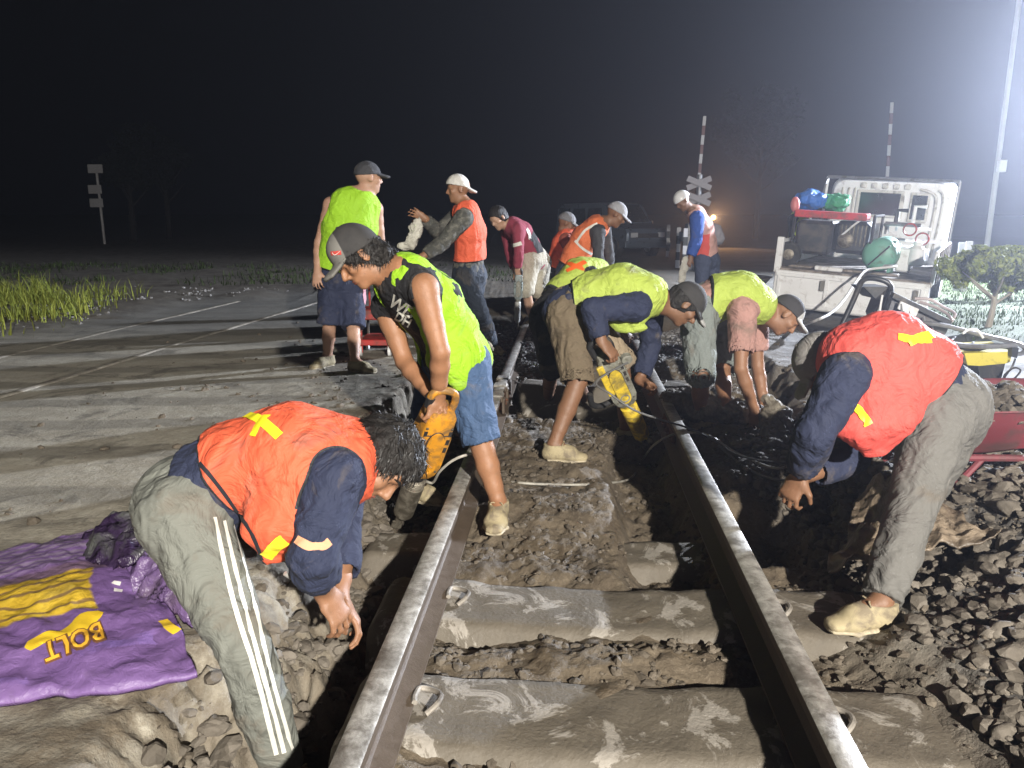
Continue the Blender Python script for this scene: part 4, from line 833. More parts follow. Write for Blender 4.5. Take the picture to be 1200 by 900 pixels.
# ---- standing man with his back turned
P3 = person(dict(pel=at(399, 322, 6.15), neck=at(418, 232, 6.15), hA=at(390, 332, 6.12), hB=at(412, 332, 6.16), kA=at(386, 378, 6.02), aA=ft(384, 417), kB=at(414, 382, 6.05), aB=ft(416, 423),
    sA=at(388, 240, 6.12), sB=at(440, 245, 6.25), eA=at(374, 285, 6.12), wA=at(372, 318, 6.0), eB=at(446, 285, 6.3), wB=at(452, 315, 6.2), head=at(432, 209, 6.18), hf=(.88, .42, -.05), hu=(0, 0, 1), tA=(-.2, -.3, 0), tB=(1, -.35, 0)),
  'standing man with his back turned in neon vest and navy shorts with pink stripe', GRP, skinmat('skin_fair', (.38, .22, .15)), .010, .98, stout=1.12, shirt=dict(mat=cloth('cloth_charcoal', (.06, .06, .06)), sleeve=.0, t0=.0), vest=dict(mat=NEON, t0=.05, flare=.06, inf=.03), trousers=dict(mat=NAVY, len=1.05, loose=.055), cap=dict(mat=cloth('cap_charcoal', (.035, .035, .04)), brim=1), hair=dict(), bulge=.02, bulgedir=(0, -1, 0))
t3 = P3['trousers']; decal('shorts_stripe', t3[1:], [(426, 335), (428, 355), (430, 374)], .05, mat('stripe_pink', (.45, .22, .26)), t3[0], .004, 8);
# ---- white cap
P4 = person(dict(pel=at(549, 316, 7.0), neck=at(545, 243, 6.95), hA=at(545, 326, 6.92), hB=at(556, 324, 7.08), kA=at(562, 366, 6.86), aA=ft(575, 404), kB=at(552, 364, 7.0), aB=at(566, 398, 7.2),
    sA=at(543, 256, 6.80), sB=at(536, 254, 7.10), eA=at(520, 284, 6.72), wA=at(496, 300, 6.62), eB=at(513, 272, 7.0), wB=at(498, 256, 6.85), head=at(537, 222, 6.93), hf=(-.95, -.25, -.1), hu=(0, 0, 1), tA=(.8, -.6, 0), tB=(.4, -.8, 0)),
  'standing man in orange vest, camouflage sleeves and white cap lifting a pale sack', GRP, SKIN, .010, .98, shirt=dict(mat=CAMO, sleeve=1.9, loose=.012, t0=-.12), vest=dict(mat=ORANGE, t0=.16, inf=.026), trousers=dict(mat=DENIM_D, len=1.9, loose=.03), cap=dict(mat=cloth('cap_white', (.55, .53, .50)), f=(.85, .3, -.25), brim=1), hair=dict(), bulge=.03, bulgedir=(1, 0, 0),
  hands={'B': dict(d=(-.8, -.2, .45), pn=(-.2, -.9, 0), curl=.25)})
o = SDF(.010); 
b4 = MB();
# ---- maroon
P5 = person(dict(pel=at(626, 303, 8.6), neck=at(597, 264, 8.5), hA=at(622, 308, 8.5), hB=at(634, 308, 8.7), kA=at(616, 338, 8.4), aA=at(624, 376, 8.6), kB=at(632, 340, 8.6), aB=at(634, 374, 8.8),
    sA=at(607, 270, 8.35), sB=at(594, 272, 8.7), eA=at(608, 296, 8.25), wA=at(606, 318, 8.3), eB=at(597, 298, 8.6), wB=at(604, 318, 8.45), head=at(584, 256, 8.42), hf=(-.6, -.65, -.5), hu=(-.35, -.1, .9), tA=(-.8, -.6, 0), tB=(-.8, -.5, 0)),
  'young man in maroon shirt and pale shorts leaning on the small grey breaker', GRP, SKIN3, .012, 1.0, shirt=dict(mat=capmat('shirt_maroon_black', (.25, .02, .05), (.02, .02, .022), (0, 0, 1), 9), sleeve=1.8), trousers=dict(mat=PALE, len=1.15, loose=.05), hair=dict(line=-.02), bulge=.06, bulgedir=(.3, 0, 1))
v = P5['shirt']; decal('white_stripe', v[1:], [(599, 288), (605, 287), (611, 285)], .04, WHITE_TAPE, v[0], .006, 6); decal('white_stripe', v[1:], [(617, 268), (620, 274), (621, 280)], .04, WHITE_TAPE, v[0], .006, 6); decal('black_panel', v[1:], [(623, 274), (629, 284), (634, 296)], .13, BLACK, v[0], .007, 8)
# ---- grey cap behind
P6 = person(dict(pel=at(668, 318, 8.0), neck=at(704, 262, 8.0), hA=at(664, 324, 7.9), hB=at(676, 324, 8.1), kA=at(676, 362, 7.8), aA=at(666, 400, 7.95), kB=at(686, 360, 8.1), aB=at(680, 396, 8.2),
    sA=at(701, 273, 7.82), sB=at(708, 270, 8.2), eA=at(701, 300, 7.75), wA=at(706, 325, 7.8), eB=at(714, 298, 8.2), wB=at(714, 320, 8.1), head=at(722, 252, 7.98), hf=(.80, -.15, -.55), hu=(.5, 0, .8), tA=(1, -.2, 0), tB=(1, -.1, 0)),
  'stooping man in orange vest with white piping, black sleeves and a grey cap', GRP, SKIN2, .011, 1.0, shirt=dict(mat=cloth('cloth_dark_grey', (.04, .04, .045)), sleeve=1.9), vest=dict(mat=ORANGE2, t0=.05), trousers=dict(mat=DENIM_D, len=1.9, loose=.02), cap=dict(mat=cloth('cap_grey', (.30, .30, .32)), brim=1), hair=dict(), bulge=.05, bulgedir=(-.6, 0, .7))
v = P6['vest']; decal('white_piping', v[1:], [(700, 262), (686, 270), (675, 285)], .025, WHITE_TAPE, v[0], .006, 8); decal('white_piping', v[1:], [(674, 282), (684, 292), (698, 300)], .025, WHITE_TAPE, v[0], .006, 8)
# ---- crouching figure behind him
person(dict(pel=at(652, 318, 9.0), neck=at(668, 275, 9.0), hA=at(648, 322, 8.9), hB=at(658, 322, 9.1), kA=at(664, 340, 8.7), aA=at(650, 368, 8.9), kB=at(670, 342, 8.9), aB=at(660, 368, 9.1), sA=at(664, 282, 8.85), sB=at(674, 280, 9.2), eA=at(676, 300, 8.8), wA=at(695, 288, 8.8), eB=at(684, 298, 9.2), wB=at(700, 292, 9.1), head=at(664, 262, 8.95), hf=(.9, -.1, -.4), hu=(.3, 0, .95), tA=(1, 0, 0), tB=(1, 0, 0)),
  'dim figure in red-orange vest behind the stooping man with the grey cap', GRP, SKIN2, .013, .98, shirt=dict(mat=cloth('cloth_rust', (.30, .07, .04)), sleeve=.6), vest=dict(mat=ORANGE, t0=.05), trousers=dict(mat=BLACK, len=1.9, loose=.02), cap=dict(mat=cloth('cap_dim_grey', (.16, .16, .17)), brim=.6), bulge=.05)
# ---- blue jacket
P12 = person(dict(pel=at(828, 300, 10.4), neck=at(813, 247, 10.3), hA=at(824, 306, 10.3), hB=at(834, 306, 10.5), kA=at(822, 334, 10.25), aA=at(818, 362, 10.3), kB=at(834, 334, 10.4), aB=at(832, 362, 10.5),
    sA=at(817, 256, 10.15), sB=at(815, 255, 10.5), eA=at(816, 281, 10.1), wA=at(809, 302, 10.05), eB=at(818, 280, 10.5), wB=at(811, 300, 10.4), head=at(800, 236, 10.2), hf=(-.70, -.30, -.62), hu=(-.5, 0, .85), tA=(-1, -.2, 0), tB=(-1, -.2, 0)),
  'man in a blue long-sleeved shirt and white helmet with a bag on his back', GRP, SKIN2, .012, 1.0, shirt=dict(mat=BLUE, sleeve=1.9, loose=.025), vest=dict(mat=vestmat('vest_pale_pink', (.60, .34, .29)), t0=.02, inf=.022), trousers=dict(mat=cloth('denim_slate', (.06, .075, .13)), len=1.9, loose=.03), cap=dict(mat=mat('helmet_white', (.7, .7, .7), .35), brim=0, name='helmet', r=1.08), hair=dict(), bulge=.05, bulgedir=(1, 0, .3))
v = P12['vest']; decal('red_panel', v[1:], [(826, 275), (825, 290), (823, 302)], .16, mat('panel_red', (.65, .09, .07)), v[0], .006, 8)
# ---- figure beyond the truck
person(dict(pel=at(934, 286, 12.2), neck=at(938, 252, 12.2), hA=at(931, 289, 12.1), hB=at(938, 289, 12.3), kA=at(932, 312, 12.1), aA=at(932, 334, 12.2), kB=at(940, 312, 12.2), aB=at(941, 334, 12.3), sA=at(929, 257, 12.1), sB=at(945, 257, 12.3), eA=at(928, 275, 12.1), wA=at(932, 290, 12.0), eB=at(950, 275, 12.2), wB=at(948, 288, 12.1), head=at(941, 243, 12.15), hf=(.8, -.3, -.5), hu=(.3, 0, .9), tA=(.3, -1, 0), tB=(.3, -1, 0)),
  'far figure in a yellow-green vest and red cap standing beyond the side of the truck', GRP, SKIN2, .014, 1.0, shirt=dict(mat=BLACK, sleeve=1.5), vest=dict(mat=NEON2, t0=.05), trousers=dict(mat=BLACK, len=1.9), cap=dict(mat=mat('cap_red', (.5, .04, .04)), brim=1), bulge=.03)
YEL = mat('paint_worn_orange', (.62, .27, .02), .45, 0, .15, 20, .6, (.12, .085, .05), 14, .2, 80); YEL2 = mat('paint_worn_yellow', (.70, .50, .04), .5, 0, .15, 20, .6, (.12, .10, .06), 14); GREYP = mat('housing_grey', (.26, .26, .22), .6, 0, .2, 20, .6, (.10, .09, .07), 14, .2, 80)
DARKP = mat('black_rubber', (.018, .018, .02), .6, 0, .3, 20, .4); STEEL = mat('dirty_steel', (.28, .25, .20), .5, .6, .3, 25, .7, (.09, .075, .055), 20, .4, 80); REDP = mat('red_paint_worn', (.42, .035, .03), .5, 0, .2, 10, .6, (.07, .05, .04), 9); MARP = mat('barrow_maroon', (.17, .035, .045), .55, 0, .2, 9, .5, (.07, .05, .045), 8)
WPAINT = mat('white_paint_dirty', (.74, .74, .74), .5, 0, .08, 5, .18, (.35, .32, .29), 7, .15, 50); TYRE = mat('tyre', (.02, .02, .02), .85, 0, .2, 30, .5); GLASSD = mat('dark_window', (.012, .016, .016), .25, bump=0, spec=.8); CABLEW = mat('cable_pale', (.38, .36, .31), .6, 0, .2, 20, .5); CABLEG = mat('cable_grey', (.10, .10, .10), .5, 0, .2, 20, .4)
GREEN_T = mat('tank_green', (.13, .33, .24), .5, 0, .1, 8, .4); BLUEB = mat('blue_plastic', (.03, .16, .55), .45, fold=12, bump=.3); GREENB = mat('green_net', (.03, .30, .12), .6, fold=25, bump=.5)
# ------------------------------------------------------------------ breakers (demolition hammers)
def breaker(label, top, nose, tip, face, sc, body, panel, nosem, grp='breakers in use on the track'):
    """top of housing, lower end of housing, tip of the chisel: one straight axis"""
    ax = U(nose - top); w = U(np.cross(ax, face)); d = np.cross(w, ax); L = np.linalg.norm(nose - top); k = L / .36
    q = lambda x, y, z: top + (w * x + d * y + ax * z) * k
    root = thing('breaker', tip, label, 'breaker', grp)
    b = MB(); out = [(-.046, .0), (.040, -.006), (.050, .004), (.060, .06), (.062, .10), (.068, .12), (.068, .30), (.052, .345), (.030, .365), (-.030, .365), (-.052, .345), (-.066, .30), (-.066, .12), (-.060, .10), (-.056, .01)]
    rings = []
    V = []; n = len(out); lay = [(-.055, .92), (-.050, .98), (-.042, 1), (.042, 1), (.050, .98), (.055, .92)]
    for y, s_ in lay:
        for x, z in out: V.append(q(x * s_, y, .18 + (z - .18) * s_))
    Fs = [(i * n + j, i * n + (j + 1) % n, (i + 1) * n + (j + 1) % n, (i + 1) * n + j) for i in range(len(lay) - 1) for j in range(n)] + [tuple(range(n))[::-1], tuple((len(lay) - 1) * n + j for j in range(n))]
    b.add(V, Fs); b.build('housing', body, root, True)
    b = MB(); m_ = [(math.cos(a) * .034, .275 + math.sin(a) * .05) if math.sin(a) > 0 else (math.cos(a) * .034, .14 + math.sin(a) * .06) for a in np.linspace(0, 2 * math.pi, 25)[:-1]]
    b.prism([q(x, .056, z) for x, z in m_], d * .012 * k); b.build('side_cover', panel, root)
    b = MB(); b.tube([q(x * 1.0, .058, z) for x, z in m_ + m_[:1]], .0028 * k, 5); b.tube([q(-.064, .046, .30), q(.060, .046, .30)], .003 * k, 5); b.tube([q(-.05, .055, .10), q(.05, .055, .10)], .003 * k, 5); b.build('seam', DARKP, root)
    b = MB(); b.lathe(q(0, .064, .285), d, [(0, .026 * k), (.006 * k, .026 * k), (.006 * k, .020 * k), (.003 * k, .018 * k)], 18); b.build('badge_disc', body, root, True)
    for i in range(3):
        for s_ in (-1, 1): b = MB(); b.obox(q(s_ * .050, .052, .09 + i * .045), w * .007 * k, d * .004 * k, ax * .014 * k); b.build('vent_slot', DARKP, root)
    for x, z in ((-.045, .31), (.045, .31), (-.05, .06), (.05, .06)): b = MB(); b.lathe(q(x, .054, z), d, [(0, .006 * k), (.004 * k, .006 * k)], 8); b.build('screw', STEEL, root)
    b = MB(); b.tube([q(.048, 0, .02), q(.056, 0, -.04), q(.048, 0, -.078), q(.01, 0, -.092), q(-.030, 0, -.080), q(-.046, 0, -.04), q(-.040, 0, .03)], .0155 * k, 10, smooth=4); b.build('handle', panel if body is YEL else DARKP, root, True)
    b = MB(); b.tube([q(.053, 0, -.01), q(.055, 0, -.055)], .019 * k, 8); b.build('grip_pad', DARKP, root, True)
    b = MB(); b.lathe(q(0, 0, .345), ax, [(0, .048 * k), (.02 * k, .046 * k), (.05 * k, .034 * k), (.07 * k, .034 * k)], 20); b.build('neck', nosem[0], root, True)
    b = MB(); D_ = np.linalg.norm(tip - nose); c1 = .052 * k
    pr = [(0, .034 * k), (.01, .046 * k)]
    for i in range(4): pr += [(.012 + i * .012, .046 * k), (.014 + i * .012, .041 * k), (.020 + i * .012, .041 * k), (.022 + i * .012, .046 * k)]
    pr += [(.07, .047 * k), (D_ * .62, .044 * k), (D_ * .66, .030 * k), (D_ * .70, .026 * k)]
    b.lathe(nose + ax * .045 * k, ax, pr, 20); b.build('chuck', nosem[1], root, True)
    b = MB(); b.tube([nose + U(tip - nose) * D_ * .5, nose + (tip - nose) * .93], .015 * k, 6); b.prism([tip + w * .022 * k - ax * .05 * k, tip + w * .024 * k, tip - w * .024 * k, tip - w * .022 * k - ax * .05 * k], d * .008 * k); b.build('chisel', STEEL, root)
    return root, q
b1, q1 = breaker('orange breaker with a dirty steel chuck, held by the man in the black sleeveless shirt', at(517, 478, 3.22), at(491, 550, 3.40), at(463, 618, 3.58), V3(.40, -.85, .3), .9, YEL, YEL, (DARKP, STEEL))
b2, q2 = breaker('grey and yellow breaker held by the man in khaki shorts', at(708, 413, 4.22), at(733, 468, 4.42), at(760, 528, 4.62), V3(-.1, -1, .15), .9, GREYP, YEL2, (YEL2, YEL2))
b = MB(); b.obox(q2(.052, .056, .13), U(q2(1, 0, 0) - q2(0, 0, 0)) * .020, U(q2(0, 1, 0) - q2(0, 0, 0)) * .010, U(q2(0, 0, 1) - q2(0, 0, 0)) * .12, .004); b.build('yellow_side_panel', YEL2, b2)
b = MB(); b.tube([q2(.05, 0, .33), q2(.13, .03, .30), q2(.165, .05, .24), q2(.15, .05, .17)], .018, 10, smooth=4); b.build('side_handle', DARKP, b2, True)
b = MB(); b.lathe(q2(-.085, .03, .06), q2(0, 1, 0) - q2(0, 0, 0), [(0, .032), (.03, .032), (.036, .026)], 18); b.build('side_knob', GREYP, b2, True)
breaker('small grey breaker under the hands of the young man in maroon', at(608, 322, 8.30), at(607, 350, 8.33), at(607, 386, 8.36), V3(0, -1, .1), .9, mat('housing_teal_grey', (.22, .27, .27), .5, 0, .15, 20, .4), GREYP, (GREYP, mat('pale_steel', (.5, .5, .48), .5, .4, .2)))
# ------------------------------------------------------------------ cables and hoses
def onground(u, v, lift=.012):
    z = -.1
    for _ in range(6): p = gz(u, v, z); z = gh(p[0], p[1]) + lift
    return gz(u, v, z)
def cable(name, pts, r, m, label, cat='cable', group=None):
    o = MB().tube(pts, r, 7, smooth=8).build(name, m, None, True); return tag(o, label, cat, group)
G = onground
cable('power_cable', [q1(.0, -.0, .40), at(506, 566, 3.5), at(515, 553, 3.42), at(530, 540, 3.38), at(548, 533, 3.4), at(566, 534, 3.7), G(584, 560), G(612, 566), G(660, 568), G(700, 567), G(738, 561), G(752, 540), at(766, 522, 4.2), at(786, 510, 4.25), at(806, 507, 4.3), at(832, 511, 4.25), G(862, 530), G(905, 548), G(932, 543), G(960, 530)], .0065, CABLEW, 'pale cable looping from the orange breaker across the mud and over the right rail')
cable('power_cable', [q2(-.085, .06, .07), at(699, 447, 4.15), at(716, 462, 4.1), at(742, 480, 4.1), at(772, 491, 4.12), at(802, 500, 4.2), at(832, 513, 4.2), at(862, 532, 4.1), G(900, 541), G(935, 541), G(975, 533)], .006, CABLEG, 'grey cable running from the grey and yellow breaker over the right rail')
cable('power_cable', [G(842, 522), G(870, 545), G(900, 560), G(930, 562), G(965, 552)], .006, CABLEG, 'short dark cable lying in the mud below the pale one at the right')
# ------------------------------------------------------------------ cloths and sacks
def sheet(name, C, nu, nv, hfun, m, label=None, cat=None, root=None, group=None, th=.006, amp=.02, sc=7, edge=.0, seed=0):
    """crumpled sheet over a four sided outline C (tl,tr,br,bl), with thickness"""
    C = [np.asarray(c, float) for c in C]; a = np.linspace(0, 1, nu)[None, :, None]; t = np.linspace(0, 1, nv)[:, None, None]
    P = (C[0] * (1 - a) + C[1] * a) * (1 - t) + (C[3] * (1 - a) + C[2] * a) * t; P = P.reshape(-1, 3); A_ = np.tile(np.linspace(0, 1, nu), nv); T_ = np.repeat(np.linspace(0, 1, nv), nu)
    n = fbm(P * sc + seed, 4); n2__ = .5 - np.abs(fbm(P * sc * .8 + 9 + seed, 3)); e = np.minimum(np.minimum(A_, 1 - A_), np.minimum(T_, 1 - T_))
    D = fbm(P * 3 + seed + 40, 3); P[:, 0] += edge * D; P[:, 1] += edge * fbm(P * 3 + 80 + seed, 3)
    base = P[:, 2].copy(); P[:, 2] += hfun(A_, T_) + amp * (n * .5 + n2__ * .9)
    ii = (np.arange(nv - 1)[:, None] * nu + np.arange(nu - 1)[None, :]).ravel(); Q = np.stack([ii, ii + nu, ii + nu + 1, ii + 1], 1)
    B_ = P.copy(); B_[:, 2] -= th; N = len(P); Qb = Q[:, ::-1] + N
    rim = list(range(nu)) + [j * nu + nu - 1 for j in range(1, nv)] + [(nv - 1) * nu + j for j in range(nu - 2, -1, -1)] + [j * nu for j in range(nv - 2, 0, -1)]; r_ = np.array(rim); r2 = np.roll(r_, -1)
    Qr = np.stack([r_, r2, r2 + N, r_ + N], 1); V = np.concatenate([P, B_])
    o = mobj(name, V, np.concatenate([Q, Qb, Qr]), m, root, True, {'uvw': np.concatenate([np.stack([A_, T_, A_ * 0], 1)] * 2)})
    if label: tag(o, label, cat, group)
    return o, V, Q
def sackmat():
    m, t, b = newmat('purple_printed_sack'); a = t.attr('uvw').outputs['Vector']; sx = t.new('ShaderNodeSeparateXYZ'); t.l.new(a, sx.inputs[0]); u_, v_ = sx.outputs[0], sx.outputs[1]
    n = t.noise(5, 4, .6); w = t.m('MULTIPLY_ADD', n, .12, -.06); vv = t.m('ADD', v_, w)
    col = t.mix(t.noise(9, 5, .65), (.095, .05, .155), (.22, .13, .32))
    vy = t.m('ADD', vv, t.m('MULTIPLY', u_, -.02)); up = t.ramp(v_, .36, .30); lines = t.new('ShaderNodeTexWave'); lines.bands_direction = 'Y'; lines.inputs['Scale'].default_value = 9; lines.inputs['Distortion'].default_value = 2.5; t.l.new(a, lines.inputs['Vector'])
    col = t.mix(t.m('MULTIPLY', up, t.m('MULTIPLY', lines.outputs['Fac'], .5)), col, (.30, .26, .30)); col = t.mix(t.m('MULTIPLY', t.ramp(vv, .34, .36), t.m('MULTIPLY', t.ramp(vv, .44, .42), .75)), col, (.13, .085, .10))
    ym = t.m('MULTIPLY', t.m('MULTIPLY', t.ramp(vy, .395, .41), t.ramp(vy, .665, .65)), t.ramp(t.m('ADD', u_, w), .70, .685))
    l2 = t.new('ShaderNodeTexWave'); l2.bands_direction = 'Y'; l2.inputs['Scale'].default_value = 5.5; l2.inputs['Distortion'].default_value = 3; l2.inputs['Detail'].default_value = 3; t.l.new(a, l2.inputs['Vector'])
    yc = t.mix(t.m('MULTIPLY', t.ramp(l2.outputs['Fac'], .25, .05), .8), t.mix(t.noise(12, 4), (.38, .24, .02), (.62, .42, .04)), (.12, .07, .05)); col = t.mix(ym, col, yc)
    col = t.mix(t.m('MULTIPLY', t.ramp(t.noise(3, 5, .7), .56, .7), .5), col, (.10, .085, .075))
    t.l.new(col, b.inputs['Base Color']); b.inputs['Roughness'].default_value = .48; t.l.new(t.bump(t.noise(24, 5, .6, dist=.8), .6, .012, t.bump(t.noise(300, 2), .15, .001)), b.inputs['Normal']); return m
pil = lambda a, t: .06 * (np.clip(np.sin(math.pi * np.clip(a, .02, .98)), 0, 1) ** .6) * (np.clip(np.sin(math.pi * t), 0, 1) ** .5)
sk, SV, SQ = sheet('plastic_sack', [gz(-70, 668, .02), gz(150, 612, .04), gz(230, 788, .015), gz(-70, 838, .015)], 110, 90, pil, sackmat(), 'large purple plastic sack with a yellow panel and logo lying crumpled on the paving', 'sack', th=.014, amp=.017, sc=8, edge=.03)
VQs = (SV, SQ); YP = mat('print_yellow', (.72, .48, .03), .4, 0, .1, 30); BP = mat('print_brown', (.16, .07, .03), .5, 0, .1, 30); WP_ = mat('print_white', (.65, .62, .60), .4)
decal('logo_blob', VQs, [(33, 762), (45, 752), (60, 747), (78, 742), (95, 731), (108, 723), (118, 718)], .062, YP, sk, .004, 6, 6, (.35, .8, .85, .75, .95, 1.0, .9, .35))
text_decal('logo_lettering_outline', 'BOLT', VQs, (118, 731), (-.93, .37), (.30, .95), 30, BP, sk, .007, .075); text_decal('logo_lettering', 'BOLT', VQs, (118, 731), (-.93, .37), (.30, .95), 30, mat('print_amber', (.78, .42, .04), .4), sk, .010, .015)
decal('printed_dot', VQs, [(132, 683), (136, 684), (141, 685)], .016, WP_, sk, .004, 4, 2); decal('printed_dot', VQs, [(133, 692), (138, 693), (143, 694)], .018, WP_, sk, .004, 4, 2); decal('printed_corner', VQs, [(190, 728), (198, 735), (208, 742)], .03, YP, sk, .004, 4, 2)
DKP = mat('sack_dark_inside', (.03, .018, .045), .3, 0, .5, 7, .5, (.09, .10, .08), 6, .3, 60, fold=14); DKV = mat('sack_crumpled_violet', (.12, .075, .17), .3, 0, .4, 8, .3, fold=14)
sheet('sack_mouth', [gz(78, 645, .05), gz(160, 590, .10), gz(196, 640, .14), gz(150, 668, .10)], 40, 40, lambda a, t: .05 * np.sin(math.pi * a) * np.sin(math.pi * t), DKP, root=sk, th=.01, amp=.05, sc=11, edge=.03, seed=3)
sheet('sack_fold', [gz(130, 640, .08), gz(178, 612, .12), gz(226, 728, .05), gz(160, 700, .05)], 40, 50, lambda a, t: .05 * np.sin(math.pi * a) * np.sin(math.pi * t), DKV, root=sk, th=.01, amp=.06, sc=12, edge=.03, seed=5)
TARP = mat('dirty_tarp', (.30, .235, .17), .45, 0, .35, 5, .9, (.08, .06, .042), 6, .4, 60, fold=9); SACKC = mat('sack_cloth_muddy', (.27, .24, .19), .75, 0, .3, 7, .9, (.09, .075, .055), 8, .4, 200, fold=12)
sheet('tarp', [onground(1000, 590, .06), onground(1075, 575, .08), onground(1178, 634, .03), onground(972, 678, .04)], 90, 70, lambda a, t: .10 * np.sin(math.pi * a) * (1 - t * .6), TARP, 'brown dirty tarp crumpled on the spoil behind the legs at the right', 'tarp', th=.008, amp=.07, sc=7, edge=.04, seed=2)
def blobsack(pts, r, b, label, name='cloth_sack', m=SACKC, sd=(0, 0, 1), amp=.035, vox=.009, group='muddy sacks'):
    F = SDF(vox)
    for i in range(len(pts) - 1): F.rod(pts[i], pts[i + 1], r[i], r[i + 1], b[i], b[i + 1], side=sd, k=.05)
    V, Q = F.mesh(); V = relax(V, Q, 1); N = vnormals(V, Q); n = fbm(V * 9 + 3, 4); V = V + N * ((.5 - np.abs(n) * 1.5) * amp)[:, None]; o = mobj(name, V, Q, m, None, True); return tag(o, label, 'sack', group)
blobsack([at(790, 468, 4.95), at(820, 478, 4.8), at(860, 482, 4.75), at(886, 486, 4.75)], [.05, .07, .06, .05], [.09, .12, .11, .08], 'flat muddy sack pinned under the shoe of the man in pink', sd=(0, 0, 1))
blobsack([at(900, 470, 4.55), at(910, 490, 4.5), at(912, 512, 4.4)], [.035, .09, .11], [.03, .035, .05], 'muddy sack standing open below the hands of the man in pink', sd=(1, 0, .2))
blobsack([at(491, 254, 6.8), at(487, 270, 6.78), at(478, 288, 6.76)], [.015, .05, .085], [.012, .03, .03], 'pale sack swung in the hands of the man in the white cap', m=cloth('sack_white', (.50, .48, .42), dirt=.3), sd=(1, 0, 0), vox=.01, group=None)
blobsack([at(803, 302, 9.95), at(801, 314, 9.95), at(799, 330, 9.95)], [.04, .05, .05], [.02, .02, .02], 'folded white sheet hanging from the hand of the man in blue', m=cloth('sack_white', (.50, .48, .42), dirt=.3), sd=(1, 0, 0), vox=.012, name='folded_sheet', group=None, amp=.015)
blobsack([at(838, 268, 10.75), at(839, 280, 10.75)], [.09, .12], [.07, .09], 'grey drawstring bag on the back of the man in blue', name='backpack', m=cloth('bag_grey', (.25, .24, .26)), sd=(1, 0, 0), vox=.012, amp=.012, group=None)
# ------------------------------------------------------------------ barrows
def barrow(label, c, fwd, sc, m, z0, load=False, grp='wheelbarrows'):
    f = U([fwd[0], fwd[1], 0]); r = np.array([f[1], -f[0], 0]); up = np.array([0, 0, 1.]); c = np.asarray(c, float); q = lambda x, y, z: c + (f * x + r * y + up * z) * sc
    root = thing('wheelbarrow', q(0, 0, 0), label, 'wheelbarrow', grp)
    def ring(hx, hy, z, off, n=28):
        P = []
        for i in range(n):
            a = 2 * math.pi * i / n; e = .55; x = hx * math.copysign(abs(math.cos(a)) ** e, math.cos(a)); y = hy * math.copysign(abs(math.sin(a)) ** e, math.sin(a)); P.append(q(x + off, y, z + .03 * (x / hx)))
        return P
    L = [(.20, .15, .16, .0), (.30, .22, .20, .02), (.44, .31, .40, .04), (.46, .33, .405, .04), (.455, .325, .412, .04), (.43, .30, .40, .04), (.29, .21, .212, .02), (.19, .14, .172, .0)]
    V = []; n = 28
    for hx, hy, z, o_ in L: V += ring(hx, hy, z, o_)
    Fs = [(i * n + j, i * n + (j + 1) % n, (i + 1) * n + (j + 1) % n, (i + 1) * n + j) for i in range(len(L) - 1) for j in range(n)] + [tuple(range(n)), tuple((len(L) - 1) * n + j for j in range(n))[::-1]]
    MB().add(V, Fs).build('tray', m, root, True)
    for s in (-1, 1):
        MB().tube([q(.62, s * .06, .06), q(.25, s * .16, .145), q(-.30, s * .24, .17), q(-.48, s * .26, .27), q(-.60, s * .26, .28)], .017 * sc, 8, smooth=4).build('handle_bar', m, root, True)
        MB().tube([q(-.22, s * .22, .16), q(-.30, s * .26, -.10), q(-.26, s * .26, -.115), q(-.02, s * .20, .15)], .016 * sc, 8, smooth=1).build('leg', m, root, True)
    MB().tube([q(-.29, -.26, -.04), q(-.29, .26, -.04)], .012 * sc, 6).build('leg_brace', m, root)
    w = MB(); w.lathe(q(.62, -.04, .04), r, [(0, .10 * sc), (0, .15 * sc), (.02 * sc, .165 * sc), (.06 * sc, .165 * sc), (.08 * sc, .15 * sc), (.08 * sc, .10 * sc)], 22); w.build('wheel', TYRE, root, True)
    return root, q
bw, qw = barrow('maroon wheelbarrow heaped with broken stone at the right edge', (2.02, 3.28, .05), (1, -.10), .92, MARP, 0)
n_ = 420; aa = rng.uniform(0, 2 * math.pi, n_); rr_ = np.sqrt(rng.random(n_)); PX = np.stack([qw(0.03 + .40 * rr_[i] * math.cos(aa[i]), .27 * rr_[i] * math.sin(aa[i]), .34 + .11 * (1 - rr_[i] ** 1.5) + rng.uniform(-.02, .02)) for i in range(n_)]); stones('broken_stone_load', PX, rng.uniform(.014, .045, n_), ST1, 'broken stone heaped in the tray of the maroon wheelbarrow', 2)
o = SDF(.014); o.ell(qw(.03, 0, .31), (.35, .24, .10), k=.01); V_, Q_ = o.mesh(); V_[:, 2] += .02 * fbm(V_ * 18, 3); tag(mobj('spoil_load', V_, Q_, ST1, None, True), 'earth packed under the stones in the maroon wheelbarrow', 'spoil', None, 'stuff')
barrow('empty dark wheelbarrow standing on the road behind the man in the blue shirt', at(864, 344, 9.3) * [1, 1, 0] + V3(0, 0, .12), (1, .35), .78, mat('barrow_black', (.03, .028, .028), .45, 0, .3, 9, .4), 0)
